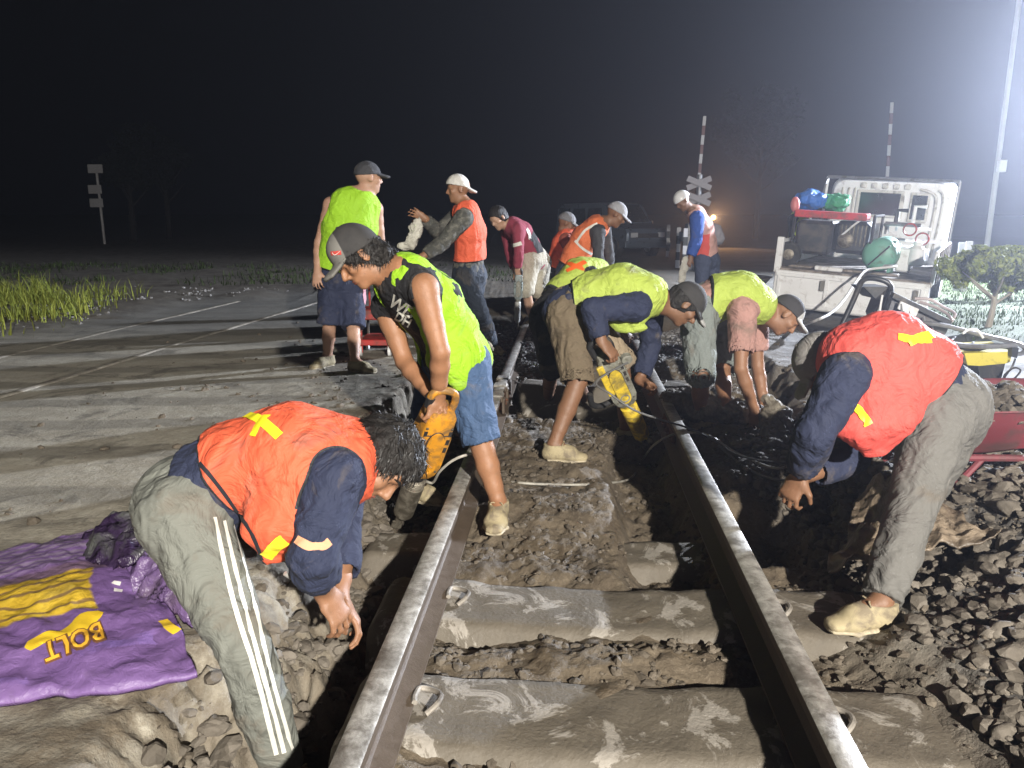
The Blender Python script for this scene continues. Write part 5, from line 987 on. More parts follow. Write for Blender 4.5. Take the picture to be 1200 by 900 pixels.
# red trolley left of the track
c = gz(441, 416, .0); root = thing('trolley', c, 'small red two-deck trolley on the paving behind the standing man in shorts', 'trolley'); q = lambda x, y, z: c + V3(x, y, z)
MB().obox(q(0, .12, .12), (.13, 0, 0), (0, .20, 0), (0, 0, .025), .006).build('lower_deck', REDP, root); MB().obox(q(.0, .22, .34), (.15, 0, 0), (0, .15, 0), (0, 0, .045), .01).build('upper_box', REDP, root)
for sx in (-1, 1):
    for sy in (-.05, .29):
        MB().tube([q(sx * .115, sy, .03), q(sx * .115, sy, .33)], .012, 6).build('post', REDP if sy < 0 else DARKP, root)
        MB().lathe(q(sx * .125 - .015, sy, .045), (1, 0, 0), [(0, .03), (.004, .045), (.026, .045), (.03, .03)], 14).build('wheel', WPAINT, root, True)
MB().tube([q(-.1, .35, .3), q(-.12, .42, .62), q(.12, .42, .62), q(.1, .35, .3)], .011, 6).build('push_handle', REDP, root)
# ------------------------------------------------------------------ machines lying at the right
BT = mat('tube_black', (.035, .036, .04), .35, .3, .3, 20, .4); BT2 = mat('tube_grey', (.22, .22, .23), .4, .4, .2, 20, .4)
def X6(u, v, Y): return at(u, v, Y)
r = thing('portable_generator', gz(1020, 420, 0), 'black framed generator tipped over with a loop handle, behind the coral red vest', 'generator')
MB().tube([X6(986, 382, 6.1), X6(1000, 352, 6.15), X6(1010, 330, 6.2), X6(1022, 326, 6.22), X6(1040, 331, 6.2), X6(1044, 342, 6.15), X6(1034, 372, 5.95), X6(1018, 400, 5.9)], .022, 10, smooth=4).build('loop_handle', BT, r, True)
MB().tube([X6(1018, 400, 5.9), X6(1022, 372, 6.0), X6(1030, 360, 6.1)], .018, 8, smooth=3).build('frame_tube', BT, r, True)
bb = MB(); bb.prism([X6(1012, 336, 6.25), X6(1042, 336, 6.2), X6(1036, 350, 6.15), X6(1026, 350, 6.2)], (0, .25, 0)); bb.build('control_box', DARKP, r)
bb = MB(); bb.prism([X6(1044, 342, 6.1), X6(1114, 378, 6.0), X6(1108, 392, 6.0), X6(1040, 396, 6.0), X6(1032, 372, 6.05)], (.05, .38, 0)); bb.build('engine_block', mat('engine_grey', (.10, .10, .11), .5, .3, .4, 30, .4, bump=.6, bs=40), r)
bb = MB(); bb.prism([X6(1048, 343, 6.03), X6(1116, 376, 5.95), X6(1114, 382, 5.95), X6(1046, 349, 6.03)], (.08, .42, .02)); bb.build('top_rail', BT, r)
bb = MB(); bb.obox(X6(1064, 362, 5.98), (.07, -.01, -.03), (0, .01, 0), (.01, 0, .03), .004); bb.build('label_plate', WPAINT, r)
bb = MB()
for i in range(5): p = X6(1056 + i * 9, 356 + i * 5.0, 5.98); bb.tube([p, p + V3(.01, -.02, -.10)], .008, 6)
bb.build('cooling_fins', BT2, r)
for k, (pts) in enumerate(([X6(1034, 346, 5.9), X6(1031, 368, 5.85), X6(1036, 392, 5.8)], [X6(1032, 356, 5.9), X6(1028, 372, 5.85), X6(1029, 390, 5.8)])): MB().tube(pts, .008, 6, smooth=4).build('lead', WPAINT, r, True)
for k, pts in enumerate(([X6(1072, 350, 6.5), X6(1090, 351, 6.45), X6(1106, 360, 6.4), X6(1119, 368, 6.3), X6(1112, 380, 6.2)], [X6(1078, 354, 6.5), X6(1096, 360, 6.4), X6(1110, 368, 6.3), X6(1116, 376, 6.2)])): MB().tube(pts, .013, 8, smooth=5).build('hose_loop', mat('hose_pinkish', (.45, .38, .38), .5), r, True)
r = thing('road_cutter', gz(1160, 450, 0), 'yellow bodied machine with long black tube handles lying at the right edge', 'machine')
MB().tube([X6(1050, 379, 5.9), X6(1098, 380, 5.9), X6(1140, 390, 5.85), X6(1196, 404, 5.8), X6(1198, 414, 5.75), X6(1186, 414, 5.7)], .018, 8, smooth=3).build('handle_tube', BT2, r, True)
MB().tube([X6(1052, 378, 5.6), X6(1090, 393, 5.6), X6(1135, 409, 5.55), X6(1165, 405, 5.55), X6(1192, 408, 5.5)], .019, 8, smooth=3).build('handle_tube', BT, r, True)
MB().tube([X6(1110, 402, 5.45), X6(1130, 405, 5.45), X6(1160, 406, 5.45), X6(1190, 404, 5.45)], .019, 8, smooth=3).build('cross_tube', BT2, r, True)
MB().tube([X6(1128, 391, 5.7), X6(1136, 386, 5.7), X6(1146, 388, 5.7), X6(1152, 396, 5.7)], .010, 8, smooth=3).build('bracket', WPAINT, r, True)
for i in range(4): MB().tube([X6(1075 + i * 22, 383 + i * 6, 5.85), X6(1070 + i * 22, 388 + i * 6, 5.58)], .008, 6).build('cross_bar', BT2, r)
bb = MB(); bb.prism([X6(1130, 414, 5.5), X6(1186, 412, 5.5), X6(1184, 424, 5.5), X6(1168, 430, 5.5), X6(1134, 428, 5.5)], (.05, .34, .02)); bb.build('tank', mat('tank_yellow', (.55, .46, .06), .45, 0, .1, 9, .3), r)
bb = MB(); bb.prism([X6(1146, 429, 5.5), X6(1178, 426, 5.5), X6(1170, 456, 5.4), X6(1150, 456, 5.4)], (.05, .30, .0)); bb.build('blade_guard', DARKP, r)
bb = MB(); bb.prism([X6(1186, 406, 5.45), X6(1194, 408, 5.45), X6(1192, 420, 5.45), X6(1186, 418, 5.45)], (0, .05, 0)); bb.build('clamp', BT, r)
MB().tube([X6(1190, 420, 5.42), X6(1185, 432, 5.42), X6(1177, 440, 5.40), X6(1176, 450, 5.38), X6(1186, 446, 5.38), X6(1196, 434, 5.36), X6(1186, 432, 5.36), X6(1176, 446, 5.34), X6(1182, 458, 5.3), X6(1192, 470, 5.2)], .007, 6, smooth=5).build('lead', BT, r, True)
# ------------------------------------------------------------------ truck
th = math.radians(32); ro = math.radians(3.6); TX = V3(math.cos(th) * math.cos(ro), -math.sin(th) * math.cos(ro), -math.sin(ro)); TY = V3(math.sin(th), math.cos(th), .015); TY = U(TY); TZ = np.cross(TX, TY); T0 = at(911, 313, 9.2)
T = lambda x, y, z: T0 + (TX * x + TY * y + TZ * z) * .975
def tb(x0, x1, y0, y1, z0, z1, bev=0, b=None): b = b or MB(); return b.obox(T((x0 + x1) / 2, (y0 + y1) / 2, (z0 + z1) / 2), TX * (x1 - x0) / 2, TY * (y1 - y0) / 2, TZ * (z1 - z0) / 2, bev)
tk = thing('pickup_truck', T(.8, 1.5, -.6), 'white pickup truck seen from behind, tailgate hanging open and machines on its bed', 'truck')
tb(0, 1.66, 0, 2.35, -.07, -.0, .01).build('bed_floor', mat('bed_dusty', (.30, .26, .22), .8, 0, .25, 8, .8), tk)
g_ = tb(.01, 1.65, -.05, -.015, -.46, -.03, .01).build('tailgate', WPAINT, tk)
for x0, x1, z0, z1 in ((.03, 1.63, -.09, -.05), (.03, 1.63, -.45, -.40), (.03, .07, -.40, -.09), (.58, .62, -.40, -.09), (1.12, 1.16, -.40, -.09), (1.59, 1.63, -.40, -.09)): tb(x0, x1, -.068, -.052, z0, z1, .004).build('tailgate_rib', WPAINT, g_)
for x in (.53, 1.52): tb(x, x + .05, -.085, -.069, -.22, -.10, .004).build('latch', mat('latch_grey', (.16, .15, .13), .6), g_)
for x in (-.03, 1.66): s_ = tb(x, x + .035, .0, 2.3, -.03, .33, .008).build('side_board', WPAINT, tk)
tb(-.035, .04, -.03, .03, -.05, .36, .006).build('corner_post', WPAINT, tk)
for i in range(6): tb(1.697, 1.712, .15 + i * .38, .20 + i * .38, -.03, .33, .003).build('side_rib', mat('rib_dirty', (.30, .25, .24), .7, 0, .3, 12, .9), tk)
tb(.15, 1.5, .1, 3.6, -.22, -.09, .01).build('chassis', DARKP, tk)
tb(.02, 1.64, -.03, .03, -.60, -.50, .01).build('bumper', mat('bumper_dark', (.05, .05, .055), .6), tk)
for x in (.02, 1.40):
    for y in (.72, 3.2):
        w_ = MB(); w_.lathe(T(x, y, -.36), TX, [(0, .18), (0, .28), (.03, .31), (.19, .31), (.22, .28), (.22, .18)], 26); w_ = w_.build('wheel', TYRE, tk, True); MB().lathe(T(x - .01, y, -.36), TX, [(0, .05), (.01, .16), (.04, .18), (.20, .18), (.23, .16), (.24, .05)], 20).build('rim', WPAINT, w_, True)
# cab: rounded rear wall lofted forward
def ringT(y, w0, w1, z0, z1, r_=.14, n=7):
    P = []; cx = (w0 + w1) / 2
    for (sx, sz, a0) in ((1, -1, -90), (1, 1, 0), (-1, 1, 90), (-1, -1, 180)):
        for i in range(n):
            a = math.radians(a0 + 90 * i / (n - 1)); P.append(T((w1 - r_ if sx > 0 else w0 + r_) + r_ * math.cos(a), y, (z1 - r_ if sz > 0 else z0 + r_) + r_ * math.sin(a)))
    return P
L = [ringT(2.42, .16, 1.50, -.05, 1.02, .16), ringT(2.44, .09, 1.57, -.12, 1.09, .18), ringT(2.52, .05, 1.61, -.2, 1.13, .17), ringT(3.3, .04, 1.62, -.25, 1.13, .16), ringT(3.75, .06, 1.60, -.3, .85, .14), ringT(3.95, .08, 1.58, -.3, .45, .14)]
b = MB(); n = len(L[0]); b.add([p for R_ in L for p in R_], [(i * n + j, i * n + (j + 1) % n, (i + 1) * n + (j + 1) % n, (i + 1) * n + j) for i in range(len(L) - 1) for j in range(n)] + [tuple(range(n))[::-1], tuple((len(L) - 1) * n + j for j in range(n))]); b.build('cab', WPAINT, tk, True)
CREAM = mat('cab_cream', (.62, .60, .56), .5, 0, .1, 6, .3)
wr = tb(.42, 1.02, 2.385, 2.415, .60, .96, .03).build('rear_window_frame', CREAM, tk); tb(.47, .97, 2.375, 2.3845, .635, .925, .0).build('pane', GLASSD, wr)
wr = tb(1.10, 1.34, 2.385, 2.415, .56, .95, .06).build('quarter_window_frame', CREAM, tk); tb(1.13, 1.31, 2.375, 2.3845, .60, .915, .0).build('pane', GLASSD, wr)
for i in range(5): tb(.44 + i * .14, .52 + i * .14, 2.39, 2.418, .985, 1.06, .015).build('roof_rib', CREAM, tk)
for x in (.20, .28, .36): tb(x, x + .03, 2.39, 2.418, .12, .98, .012).build('panel_rib', CREAM, tk)
b = MB(); b.tube([T(1.40, 2.40, .1), T(1.42, 2.40, .80), T(1.36, 2.40, .95), T(1.2, 2.40, 1.0)], .02, 8, smooth=4); b.tube([T(1.47, 2.405, .1), T(1.50, 2.405, .84), T(1.42, 2.405, 1.0)], .014, 8, smooth=4); b.build('pillar_moulding', CREAM, tk, True)
b = MB(); b.tube([T(.0, 2.36, 1.12), T(1.66, 2.36, 1.12)], .022, 8); b.build('headboard_bar', BT2, tk)
for x in (.0, 1.66): MB().tube([T(x, 2.36, .0), T(x, 2.36, 1.12)], .02, 8).build('headboard_post', BT2 if x else WPAINT, tk)
b = MB(); b.tube([T(.0, 2.36, 1.12), T(-.01, 2.1, .8), T(-.01, 1.9, .36)], .012, 6); b.build('stay', BT2, tk)
# what lies on the bed
r = thing('engine_generator', T(.45, .7, 0), 'wheeled generator with red top bar and black engine on the truck bed', 'generator')
for x in (.05, .95): MB().tube([T(x, .35, .16), T(x, .35, .66), T(x, 1.1, .66), T(x, 1.1, .16)], .018, 8, smooth=1).build('frame_tube', BT, r, True)
tb(.06, .86, .30, .60, .60, .68, .01).build('fuel_tank', mat('tank_red', (.50, .05, .06), .4, 0, .1, 9, .3), r); tb(.08, .50, .38, .9, .16, .56, .04).build('alternator', mat('black_paint', (.03, .03, .034), .5, 0, .3, 20, .4), r); tb(.52, .90, .42, .95, .20, .58, .05).build('engine', mat('engine_dark', (.07, .075, .08), .4, .5, .5, 40, .3, bump=.7, bs=30), r)
b = MB()
for i in range(7): b.obox(T(.60 + i * .045, .415, .42), TX * .006, TY * .02, TZ * .12)
b.build('cooling_fins', STEEL, r)
MB().lathe(T(.66, .40, .36), -TY, [(0, .09), (.03, .09), (.05, .07), (.06, .02)], 20).build('recoil_starter', STEEL, r, True); MB().tube([T(.62, .36, .42), T(.74, .34, .55), T(.86, .34, .66)], .012, 6).build('starter_lever', WPAINT, r, True)
for x in (.02,): w_ = MB().lathe(T(.06, .22, .15), U(TX * .2 - TY), [(-.05, .08), (-.05, .13), (-.03, .15), (.03, .15), (.05, .13), (.05, .08)], 24).build('wheel', TYRE, r, True); MB().lathe(T(.06, .22, .15), U(TX * .2 - TY), [(-.04, .09), (.04, .09), (.055, .05), (.06, .02)], 18).build('rim', STEEL, w_, True)
def lump(name, c, rad, m, label, cat, amp=.04, vox=.016, ax=None):
    F = SDF(vox); F.ell(c, rad, ax); V, Q = F.mesh(); N = vnormals(V, Q); V = V + N * (fbm(V * 9, 3) * amp)[:, None]; return tag(mobj(name, V, Q, m, None, True), label, cat)
lump('plastic_bundle', T(.02, 1.25, .80), (.20, .2, .12), BLUEB, 'blue plastic bundle on top of the gear in the truck', 'bundle'); lump('net_bundle', T(.30, 1.45, .78), (.17, .2, .11), GREENB, 'green netting bundle beside the blue one on the truck', 'bundle'); lump('red_can', T(-.08, .85, .73), (.06, .06, .10), mat('can_pinkred', (.55, .16, .15), .5), 'small reddish container at the left end of the load', 'container', .01)
r = thing('air_tank', T(1.1, .5, .2), 'pale green compressor tank with round end on the truck bed', 'tank')
MB().lathe(T(1.06, .30, .22), TY, [(0, .02), (.012, .12), (.04, .17), (.08, .19), (.65, .19), (.69, .17), (.72, .02)], 32).build('tank_shell', GREEN_T, r, True); b = MB(); b.tube([T(1.17, .285, .34), T(.97, .285, .10)], .009, 6); b.build('strap', DARKP, r); 
for x in (.96, 1.18): tb(x - .015, x + .015, .4, .8, .0, .08).build('foot', GREEN_T, r)
r = thing('pump_unit', T(1.25, 1.0, .3), 'tangle of pale pipes and red valve wheels behind the green tank', 'pump')
random.seed(5); 
for i in range(13):
    a = T(random.uniform(.95, 1.5), random.uniform(.8, 1.2), random.uniform(.25, .62)); k = random.choice([TX, TY, TZ]); a2_ = a + k * random.uniform(.12, .3); MB().tube([a, a2_, a2_ + random.choice([TX, -TZ]) * .12], random.uniform(.012, .026), 8).build('pipe', random.choice([WPAINT, WPAINT, BT2, BT]), r, True)
for i, (x, z) in enumerate(((1.30, .52), (1.45, .42))): MB().tube([T(x + .07 * math.cos(a), .78, z + .07 * math.sin(a)) for a in np.linspace(0, 2 * math.pi, 17)], .010, 6).build('valve_wheel', REDP, r, True)
MB().lathe(T(1.42, .75, .22), TZ, [(-.12, .07), (-.1, .09), (.08, .09), (.12, .05), (.16, .05)], 16).build('cylinder', WPAINT, r, True); tb(1.22, 1.38, .7, 1.0, .02, .3, .02).build('motor_cover', WPAINT, r)
o = tb(.42, .72, .05, .14, .005, .055, .01).build('timber_offcut', WPAINT, None); tag(o, 'short pale offcut lying on the edge of the truck bed', 'offcut')
o = tb(.1, 1.3, .18, .30, .004, .03, .005).build('plank', mat('plank_grey', (.33, .28, .24), .8, 0, .2, 20, .6), None); tag(o, 'dusty plank lying along the rear edge of the truck bed', 'plank')
cable('hose', [T(.98, .5, .08), at(1050, 312, 8.6), at(1018, 316, 8.5), at(1006, 326, 8.3), at(990, 350, 7.9), at(975, 366, 7.5), at(955, 376, 7.2), G(930, 384), G(906, 382)], .014, mat('hose_white', (.6, .58, .56), .5), 'white hose trailing from the truck bed down to the paving', 'hose')
# ------------------------------------------------------------------ van on the far road
va = math.radians(-60); VF = V3(math.cos(va), math.sin(va), 0); VS = V3(-VF[1], VF[0], 0); VO = at(762, 300, 22.0) * [1, 1, 0]; VO = VO - VS * .85
Vn = lambda x, y, z: VO + (VF * x + VS * y + V3(0, 0, z)) * .86
vn = thing('van', Vn(-2, .85, 0), 'dark blue-grey van parked on the far road behind the crew', 'van'); VP = mat('van_paint', (.10, .125, .16), .3, .2, .1, 5, coat=.5)
prof = [(0, .32), (0, .78), (-.08, .92), (-.75, 1.08), (-1.25, 1.68), (-1.5, 1.76), (-3.9, 1.74), (-4.15, 1.55), (-4.2, .9), (-4.2, .35)]
b = MB(); V = []; lay = [(0.0, .90), (.06, 1.0), (1.64, 1.0), (1.70, .90)]
for y, s_ in lay:
    for x, z in prof: V.append(Vn(-2.1 + (x + 2.1) * (.985 if s_ < 1 else 1), y + (.10 * max(0, z - .95) * (1 if y < .85 else -1)), .32 + (z - .32) * (.99 if s_ < 1 else 1)))
n = len(prof); b.add(V, [(i * n + j, i * n + (j + 1) % n, (i + 1) * n + (j + 1) % n, (i + 1) * n + j) for i in range(3) for j in range(n)] + [tuple(range(n))[::-1], tuple(3 * n + j for j in range(n))]); b.build('van_body', VP, vn)
for y, e in ((-.012, 1), (1.712, -1)):
    for x0, x1 in ((-1.35, -2.2), (-2.3, -3.1), (-3.2, -4.0)): 
        b = MB(); b.prism([Vn(x0, y + e * .012, 1.10), Vn(x1, y + e * .012, 1.10), Vn(x1, y + e * .075, 1.58), Vn(x0 - .15, y + e * .075, 1.58)], -VS * .02 * e); b.build('side_window', GLASSD, vn)
b = MB(); b.prism([Vn(-.74, .22, 1.13), Vn(-.74, 1.48, 1.13), Vn(-1.20, 1.40, 1.67), Vn(-1.20, .30, 1.67)], VF * .02 + V3(0, 0, .02)); b.build('windscreen', GLASSD, vn)
for y in (.18, 1.30): MB().obox(Vn(.01, y + .11, .72), VF * .02, VS * .12, V3(0, 0, .07), .01).build('headlamp', mat('lamp_glass', (.5, .5, .52), .15, bump=0), vn)
MB().obox(Vn(.015, .85, .70), VF * .015, VS * .45, V3(0, 0, .06), .005).build('grille', DARKP, vn); MB().obox(Vn(.02, .85, .42), VF * .05, VS * .82, V3(0, 0, .10), .03).build('bumper', VP, vn)
for x in (-.75, -3.4):
    for y in (.0, 1.5): w_ = MB().lathe(Vn(x, y - .03, .31), VS, [(0, .15), (0, .28), (.03, .31), (.19, .31), (.22, .28), (.22, .15)], 24).build('wheel', TYRE, vn, True); MB().lathe(Vn(x, y - .045, .31), VS, [(0, .04), (.01, .15), (.04, .19), (.2, .19), (.24, .15), (.25, .04)], 18).build('rim', mat('rim_silver', (.5, .5, .5), .35, .6), w_, True)
for y in (-.12, 1.82): MB().obox(Vn(-1.05, y, 1.08), VF * .05, VS * .07, V3(0, 0, .08), .02).build('mirror', mat('mirror_chrome', (.5, .5, .52), .3, .5), vn)
# ------------------------------------------------------------------ level crossing furniture
BWm = {}
def banded(name, base, top, r, label, cat, group, n, c1, c2, lean=0):
    root = thing(name, base, label, cat, group); base = np.asarray(base); top = np.asarray(top)
    for i in range(n): MB().obox((base + (top - base) * (i + .5) / n), V3(r, 0, 0), V3(0, r * .4, 0), (top - base) / n / 2 * .998).build('band', c1 if i % 2 else c2, root)
    return root
RW = mat('barrier_white', (.42, .41, .42), .5); RR = mat('barrier_red', (.10, .035, .035), .5); RB = mat('barrier_dark', (.03, .03, .03), .6)
for (u, v0, v1, Y_, lab) in ((812, 300, 136, 17.0, 'raised red and white barrier arm beside the crossed warning boards'), (1034, 285, 120, 17.0, 'raised red and white barrier arm standing behind the truck cab')):
    p0 = at(u, v0, Y_); zt = at(u, v1, Y_)[2]; rt_ = banded('crossing_barrier', (p0[0], p0[1], .9), (p0[0] + .1 * (1 if u < 900 else -1), p0[1], zt), .032, lab, 'barrier', 'raised barrier arms at the crossing', 12, RW, RR)
    MB().box(p0[0] - .18, p0[0] + .18, p0[1] - .15, p0[1] + .15, 0, 1.0, .02).build('barrier_motor', BT2, rt_); MB().obox((p0[0], p0[1], .72), (.3, 0, 0), (0, .12, 0), (0, 0, .10), .01).build('counterweight', RB, rt_)
cbp = at(812, 300, 16.6); r = thing('crossing_sign', (cbp[0], cbp[1], 0), 'pole with two pale crossed warning boards above the man in blue', 'sign'); MB().tube([(cbp[0] + .06, cbp[1], 0), (cbp[0] + .06, cbp[1], 2.0)], .06, 10).build('sign_pole', BT2, r, True)
for k, a in enumerate((22, -22, 22, -22)):
    zc = 1.82 if k < 2 else 1.50; MB().obox((cbp[0] + .03, cbp[1] - .09 - .02 * (k % 2), zc), V3(math.cos(math.radians(a)) * .27, 0, math.sin(math.radians(a)) * .27), V3(0, .008, 0), V3(-math.sin(math.radians(a)) * .06, 0, math.cos(math.radians(a)) * .06), .004).build('warning_board', mat('board_pale', (.16, .14, .135), .6), r)
mp = [(795, 282, 17.5, .9, 'black and white marker post left of the man in blue'), (783, 280, 22, .9, 'faint marker post farther off at the left of the road edge'), (803, 282, 16.5, .9, 'black and white marker post right behind the legs of the helmeted man'), (1124, 312, 12.0, .75, 'left one of two white marker posts behind the clipped bush'), (1132, 316, 11.6, .75, 'right one of two white marker posts behind the clipped bush')]
for u, v, Y_, h, lab in mp: p = at(u, v, Y_); banded('marker_post', (p[0], p[1], gh(p[0], p[1])), (p[0], p[1], gh(p[0], p[1]) + h), .045, lab, 'marker post', 'marker posts along the road', 5 if u < 1000 else 3, RB, RW)
pp = at(1156, 292, 15.0); r = thing('utility_pole', (pp[0], pp[1], 0), 'tall slim pale pole with a small white box, at the right edge', 'pole'); MB().lathe((pp[0], pp[1], 0), (0, 0, 1), [(0, .05), (4, .045), (10, .035)], 14).build('pole_shaft', mat('pole_grey', (.42, .42, .44), .6), r, True)
zb = at(1165, 195, 15)[2]; MB().obox((pp[0], pp[1] - .13, zb), (.07, 0, 0), (0, .05, 0), (0, 0, .11), .01).build('meter_box', mat('box_white', (.75, .75, .75), .5), r)
sp_ = at(123, 288, 30); r = thing('signal_post', (sp_[0], sp_[1], 0), 'thin faint post with three pale boards in the dark at the left', 'signal'); MB().tube([(sp_[0], sp_[1], 0), (sp_[0], sp_[1], 2.9)], .05, 8).build('mast', RW, r)
for z, w_, x in ((2.85, .28, 0), (2.1, .25, -.1), (1.6, .25, -.1)): MB().obox((sp_[0] + x, sp_[1] - .08, z), (w_, 0, 0), (0, .02, 0), (0, 0, .16), .01).build('signal_board', RW, r)
# motorcycle with its lamp lit, far down the road
mo = at(836, 262, 30) * [1, 1, 0]; r = thing('motorcycle', mo, 'far motorcycle with its orange headlamp lit, behind the man in blue', 'motorcycle')
for y in (-.0, 1.25): w_ = MB().lathe((mo[0] - .04, mo[1] + y, .29), (1, 0, 0), [(0, .2), (0, .27), (.03, .29), (.05, .29), (.08, .27), (.08, .2)], 20).build('wheel', TYRE, r, True)
MB().tube([(mo[0], mo[1] + .1, .5), (mo[0], mo[1] + .35, .95), (mo[0], mo[1] + .75, .7), (mo[0], mo[1] + 1.3, .8)], [.05, .09, .12, .07], 8, smooth=3).build('motorcycle_body', BT, r, True); MB().tube([(mo[0] - .33, mo[1] + .3, 1.02), (mo[0], mo[1] + .22, .98), (mo[0] + .33, mo[1] + .3, 1.02)], .016, 6).build('handlebar', BT, r); MB().tube([(mo[0] + .0, mo[1] + .04, .3), (mo[0], mo[1] + .25, .98)], .03, 6).build('fork', STEEL, r)
EML = mat('lit_lamp', (1, .6, .3), .3, bump=0, emit=(1, .42, .15, 7)); MB().lathe((mo[0], mo[1] + .14, 1.06), (0, -1, 0), [(0, .05), (.05, .10), (.08, .10), (.10, .04)], 16).build('headlamp', EML, r, True)
lamp('motorcycle_light', 'SPOT', (mo[0], mo[1] - .1, 1.1), (1, .52, .22), 420, (mo[0] - .5, mo[1] - 14, 0), spot_size=math.radians(75), spot_blend=.9, shadow_soft_size=.06)
# ------------------------------------------------------------------ plants
def leafmat(name, c1, c2):
    m, t, b = newmat(name); n = t.noise(3.5, 4, .6); rnd = t.new('ShaderNodeNewGeometry').outputs['Random Per Island']; t.l.new(t.mix(t.m('MULTIPLY_ADD', rnd, .6, t.m('MULTIPLY', n, .4)), c1, c2), b.inputs['Base Color']); b.inputs['Roughness'].default_value = .8; b.inputs['Specular IOR Level'].default_value = .15; b.inputs['Transmission Weight'].default_value = 0; return m
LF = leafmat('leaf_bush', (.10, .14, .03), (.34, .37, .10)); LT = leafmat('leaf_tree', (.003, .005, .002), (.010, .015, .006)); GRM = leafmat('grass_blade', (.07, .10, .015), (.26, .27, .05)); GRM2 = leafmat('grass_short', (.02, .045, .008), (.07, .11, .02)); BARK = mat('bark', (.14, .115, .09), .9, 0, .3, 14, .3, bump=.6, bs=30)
def leaves(P, s, up=.3):
    n = len(P); d = rng.normal(size=(n, 3)); d[:, 2] += up; d /= np.linalg.norm(d, axis=1, keepdims=True); w = np.cross(d, rng.normal(size=(n, 3))); w /= np.linalg.norm(w, axis=1, keepdims=True); s = s[:, None]
    V = np.stack([P - d * s, P + w * s * .42 - d * s * .1, P + d * s, P - w * s * .42 - d * s * .1], 1).reshape(-1, 3); return V, np.arange(4 * n).reshape(n, 4)
def crown(c, R, n, s, clumps, flat=1, hollow=.5):
    cc = rng.normal(size=(clumps, 3)); cc /= np.linalg.norm(cc, axis=1, keepdims=True); cc *= rng.uniform(hollow, .95, (clumps, 1)) * np.array(R); k = rng.integers(0, clumps, n); cr = rng.uniform(.16, .34, clumps) * min(R)
    d = rng.normal(size=(n, 3)); d /= np.linalg.norm(d, axis=1, keepdims=True); P = c + cc[k] + d * (cr[k] * rng.uniform(.35, 1.05, n) ** .6)[:, None] * 1.3; return leaves(P, rng.uniform(.6, 1.3, n) * s)
bp = gz(1158, 384, .05); bp[2] = gh(bp[0], bp[1]); r = thing('clipped_bush', bp, 'small flat-topped bush on a thin pale stem at the right edge', 'bush'); b = MB(); b.tube([bp, bp + V3(.02, 0, .18), bp + V3(.04, .02, .40)], [.035, .028, .022], 8, smooth=3)
for a in range(6): q_ = bp + V3(.03, .01, .24 + .02 * a); b.tube([q_, q_ + V3(math.cos(a * 1.1) * .22, math.sin(a * 1.1) * .2, .16), q_ + V3(math.cos(a * 1.1) * .4, math.sin(a * 1.1) * .32, .28)], [.014, .009, .005], 6, smooth=2)
b.build('stem', mat('stem_pale', (.35, .31, .26), .8), r, True)
V, Q = crown(bp + V3(.14, .05, .64), (.74, .60, .23), 15000, .034, 90, hollow=.1); V[:, 2] = np.minimum(V[:, 2], bp[2] + .82 + .02 * rng.random(len(V))); mobj('foliage', V, Q, LF, r, False)
p_ = at(1182, 352, 10.5); r = thing('shrub', (p_[0], p_[1], .1), 'low pale flowering shrub in the haze behind the clipped bush', 'shrub'); V, Q = crown(V3(p_[0], p_[1], .42), (.5, .4, .28), 1800, .03, 24); mobj('foliage', V, Q, leafmat('leaf_pale', (.12, .14, .08), (.40, .42, .38)), r, False); MB().tube([(p_[0], p_[1], .05), (p_[0], p_[1], .35)], .03, 6).build('stem', BARK, r)
def blades(name, n, xr, yr, acc, hmin, hmax, m, label, w=.006):
    X = rng.uniform(*xr, n * 4); Y = rng.uniform(*yr, n * 4); p = acc(X, Y); k = np.where(rng.random(n * 4) < p)[0][:n]; X = X[k]; Y = Y[k]; z = ground(X, Y)[0]; n = len(X); h = rng.uniform(hmin, hmax, n) * (.6 + .8 * np.clip(n2(X, Y, 1.4, 2, 31) + .4, 0, 1)); a = rng.uniform(0, 2 * math.pi, n); ln = rng.uniform(.1, .8, n) * h; ww = w * rng.uniform(.6, 1.5, n)
    B_ = np.stack([X, Y, z - .01], 1); D = np.stack([np.cos(a), np.sin(a), 0 * a], 1); S = np.stack([-np.sin(a), np.cos(a), 0 * a], 1); Vs = []
    for t, wd in ((0, 1), (.45, .8), (.8, .45), (1, .05)): c_ = B_ + D * (ln * t * t)[:, None] + np.array([0, 0, 1]) * (h * (t - .25 * t * t))[:, None]; Vs += [c_ - S * (ww * wd)[:, None], c_ + S * (ww * wd)[:, None]]
    V = np.stack(Vs, 1).reshape(-1, 3); o_ = (np.arange(n) * 8)[:, None, None]; Q = (np.array([[0, 1, 3, 2], [2, 3, 5, 4], [4, 5, 7, 6]])[None] + o_).reshape(-1, 4); tag(mobj(name, V, Q, m, None, False), label, 'grass', None, 'stuff')
gl = at(40, 372, 9.0)
blades('grass', 9000, (-9.5, -4.5), (7.4, 12), lambda X, Y: sst(-.35, .3, n2(X, Y, 1.3, 3, 33)) * np.exp(-(((X + 6.4 + .25 * (Y - 9)) / 1.15) ** 2 + ((Y - 8.9) / 1.6) ** 2)) * sst(-4.7, -5.3, X + .10 * (Y - 9)), .05, .40, GRM, 'tall tufts of yellowish grass at the edge of the paving on the left', .006)
blades('low_grass', 3500, (-14, 2), (12.5, 18), lambda X, Y: sst(-.1, .3, n2(X, Y, .5, 2, 35) + .1), .05, .16, leafmat('grass_dim', (.012, .02, .006), (.04, .055, .015)), 'low dark grass beyond the second track', .010)
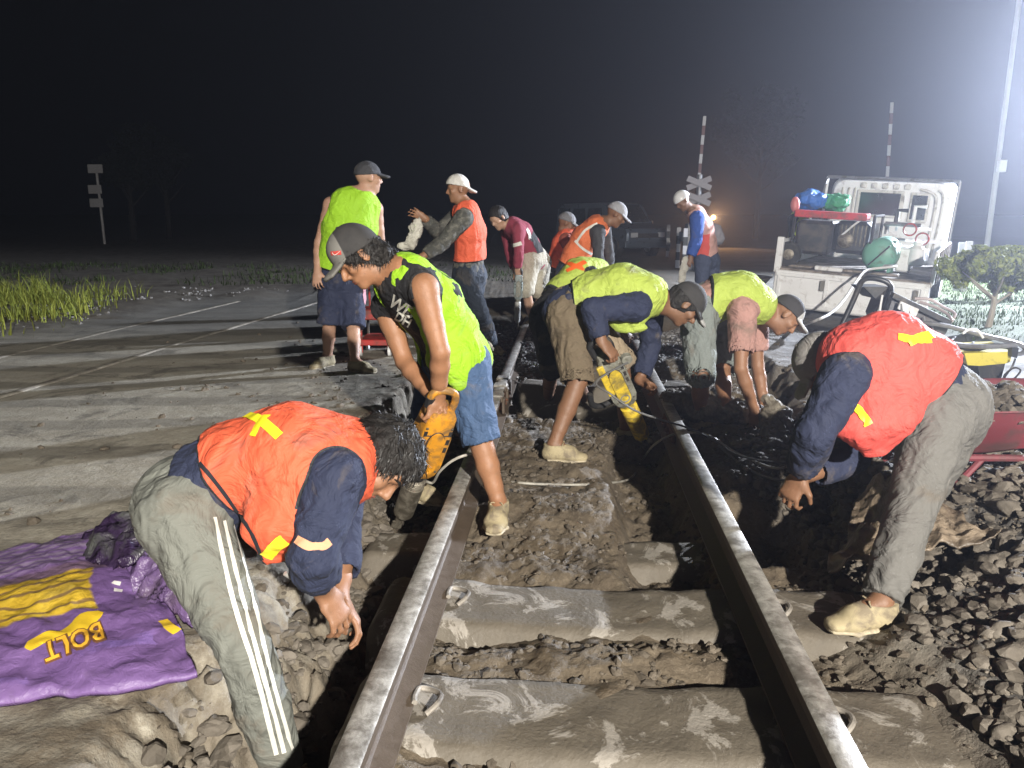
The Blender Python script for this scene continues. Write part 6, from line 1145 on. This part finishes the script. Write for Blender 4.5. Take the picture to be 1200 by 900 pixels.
blades('verge_grass', 16000, (4.1, 12), (6.6, 14), lambda X, Y: sst(4.2, 4.7, X) * sst(6.7, 7.3, Y) * sst(-2.6, -1.6, X - .62 * Y) * .95, .03, .09, GRM2, 'short lit grass on the verge at the right around the clipped bush', .006)
def tree(base, h, R, label, n=3200, lean=0, grp='dim trees beyond the road'):
    base = V3(base[0], base[1], 0); r = thing('tree', base, label, 'tree', grp); top = base + V3(lean, 0, h * .62); b = MB(); b.tube([base, base + V3(lean * .3, .05, h * .3), top], [.16, .12, .06], 8, smooth=4)
    for i in range(7): a = i * 2.4; s0 = base + (top - base) * (.5 + .07 * i); b.tube([s0, s0 + V3(math.cos(a) * R * .4, math.sin(a) * R * .4, h * .1), s0 + V3(math.cos(a) * R * .8, math.sin(a) * R * .8, h * .22)], [.05, .035, .015], 6, smooth=3)
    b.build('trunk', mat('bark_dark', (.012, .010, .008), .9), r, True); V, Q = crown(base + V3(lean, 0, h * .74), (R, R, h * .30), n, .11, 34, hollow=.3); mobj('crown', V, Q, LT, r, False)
for (u, Y_, h, R, lab) in ((158, 33, 4.6, 1.2, 'dim slender tree right of the faint post on the left'), (200, 37, 5.2, 1.3, 'second dim tree to the right of the faint post'), (885, 38, 7.2, 2.4, 'dim leafy tree rising in the haze between the two barrier arms')):
    p = at(u, 290, Y_); tree(p, h, R, lab)
# ------------------------------------------------------------------ night air
hz = MB().box(-30, 26, -6.5, 45, -1.5, 12).build('haze', None); tag(hz, 'thin lit haze filling the air over the crossing', 'haze', None, 'stuff')
hm_ = bpy.data.materials.new('haze_air'); hm_.use_nodes = True; hn = hm_.node_tree; hn.nodes.remove(hn.nodes['Principled BSDF']); pv = hn.nodes.new('ShaderNodeVolumePrincipled'); pv.inputs['Color'].default_value = (.80, .84, 1, 1); pv.inputs['Density'].default_value = .0050; pv.inputs['Anisotropy'].default_value = .80; hn.links.new(pv.outputs[0], hn.nodes['Material Output'].inputs['Volume']); hz.data.materials.append(hm_)

r = thing('cold_chisel', at(355, 686, 1.95), 'thin pale steel rod in the hand of the man at the left front', 'chisel'); MB().tube([at(334, 672, 1.90), at(352, 683, 1.93), at(378, 700, 1.98)], .0065, 8).build('chisel_bar', mat('steel_bright', (.55, .53, .5), .4, .5), r, True)
# ------------------------------------------------------------------ camera
cd = bpy.data.cameras.new('camera'); co = bpy.data.objects.new('camera', cd); COL.objects.link(co); SC.camera = co
co.location = CAM; co.rotation_euler = (math.radians(90) - PITCH, 0, 0); cd.sensor_width = 36; cd.lens = 27; cd.clip_end = 800; cd.clip_start = .05
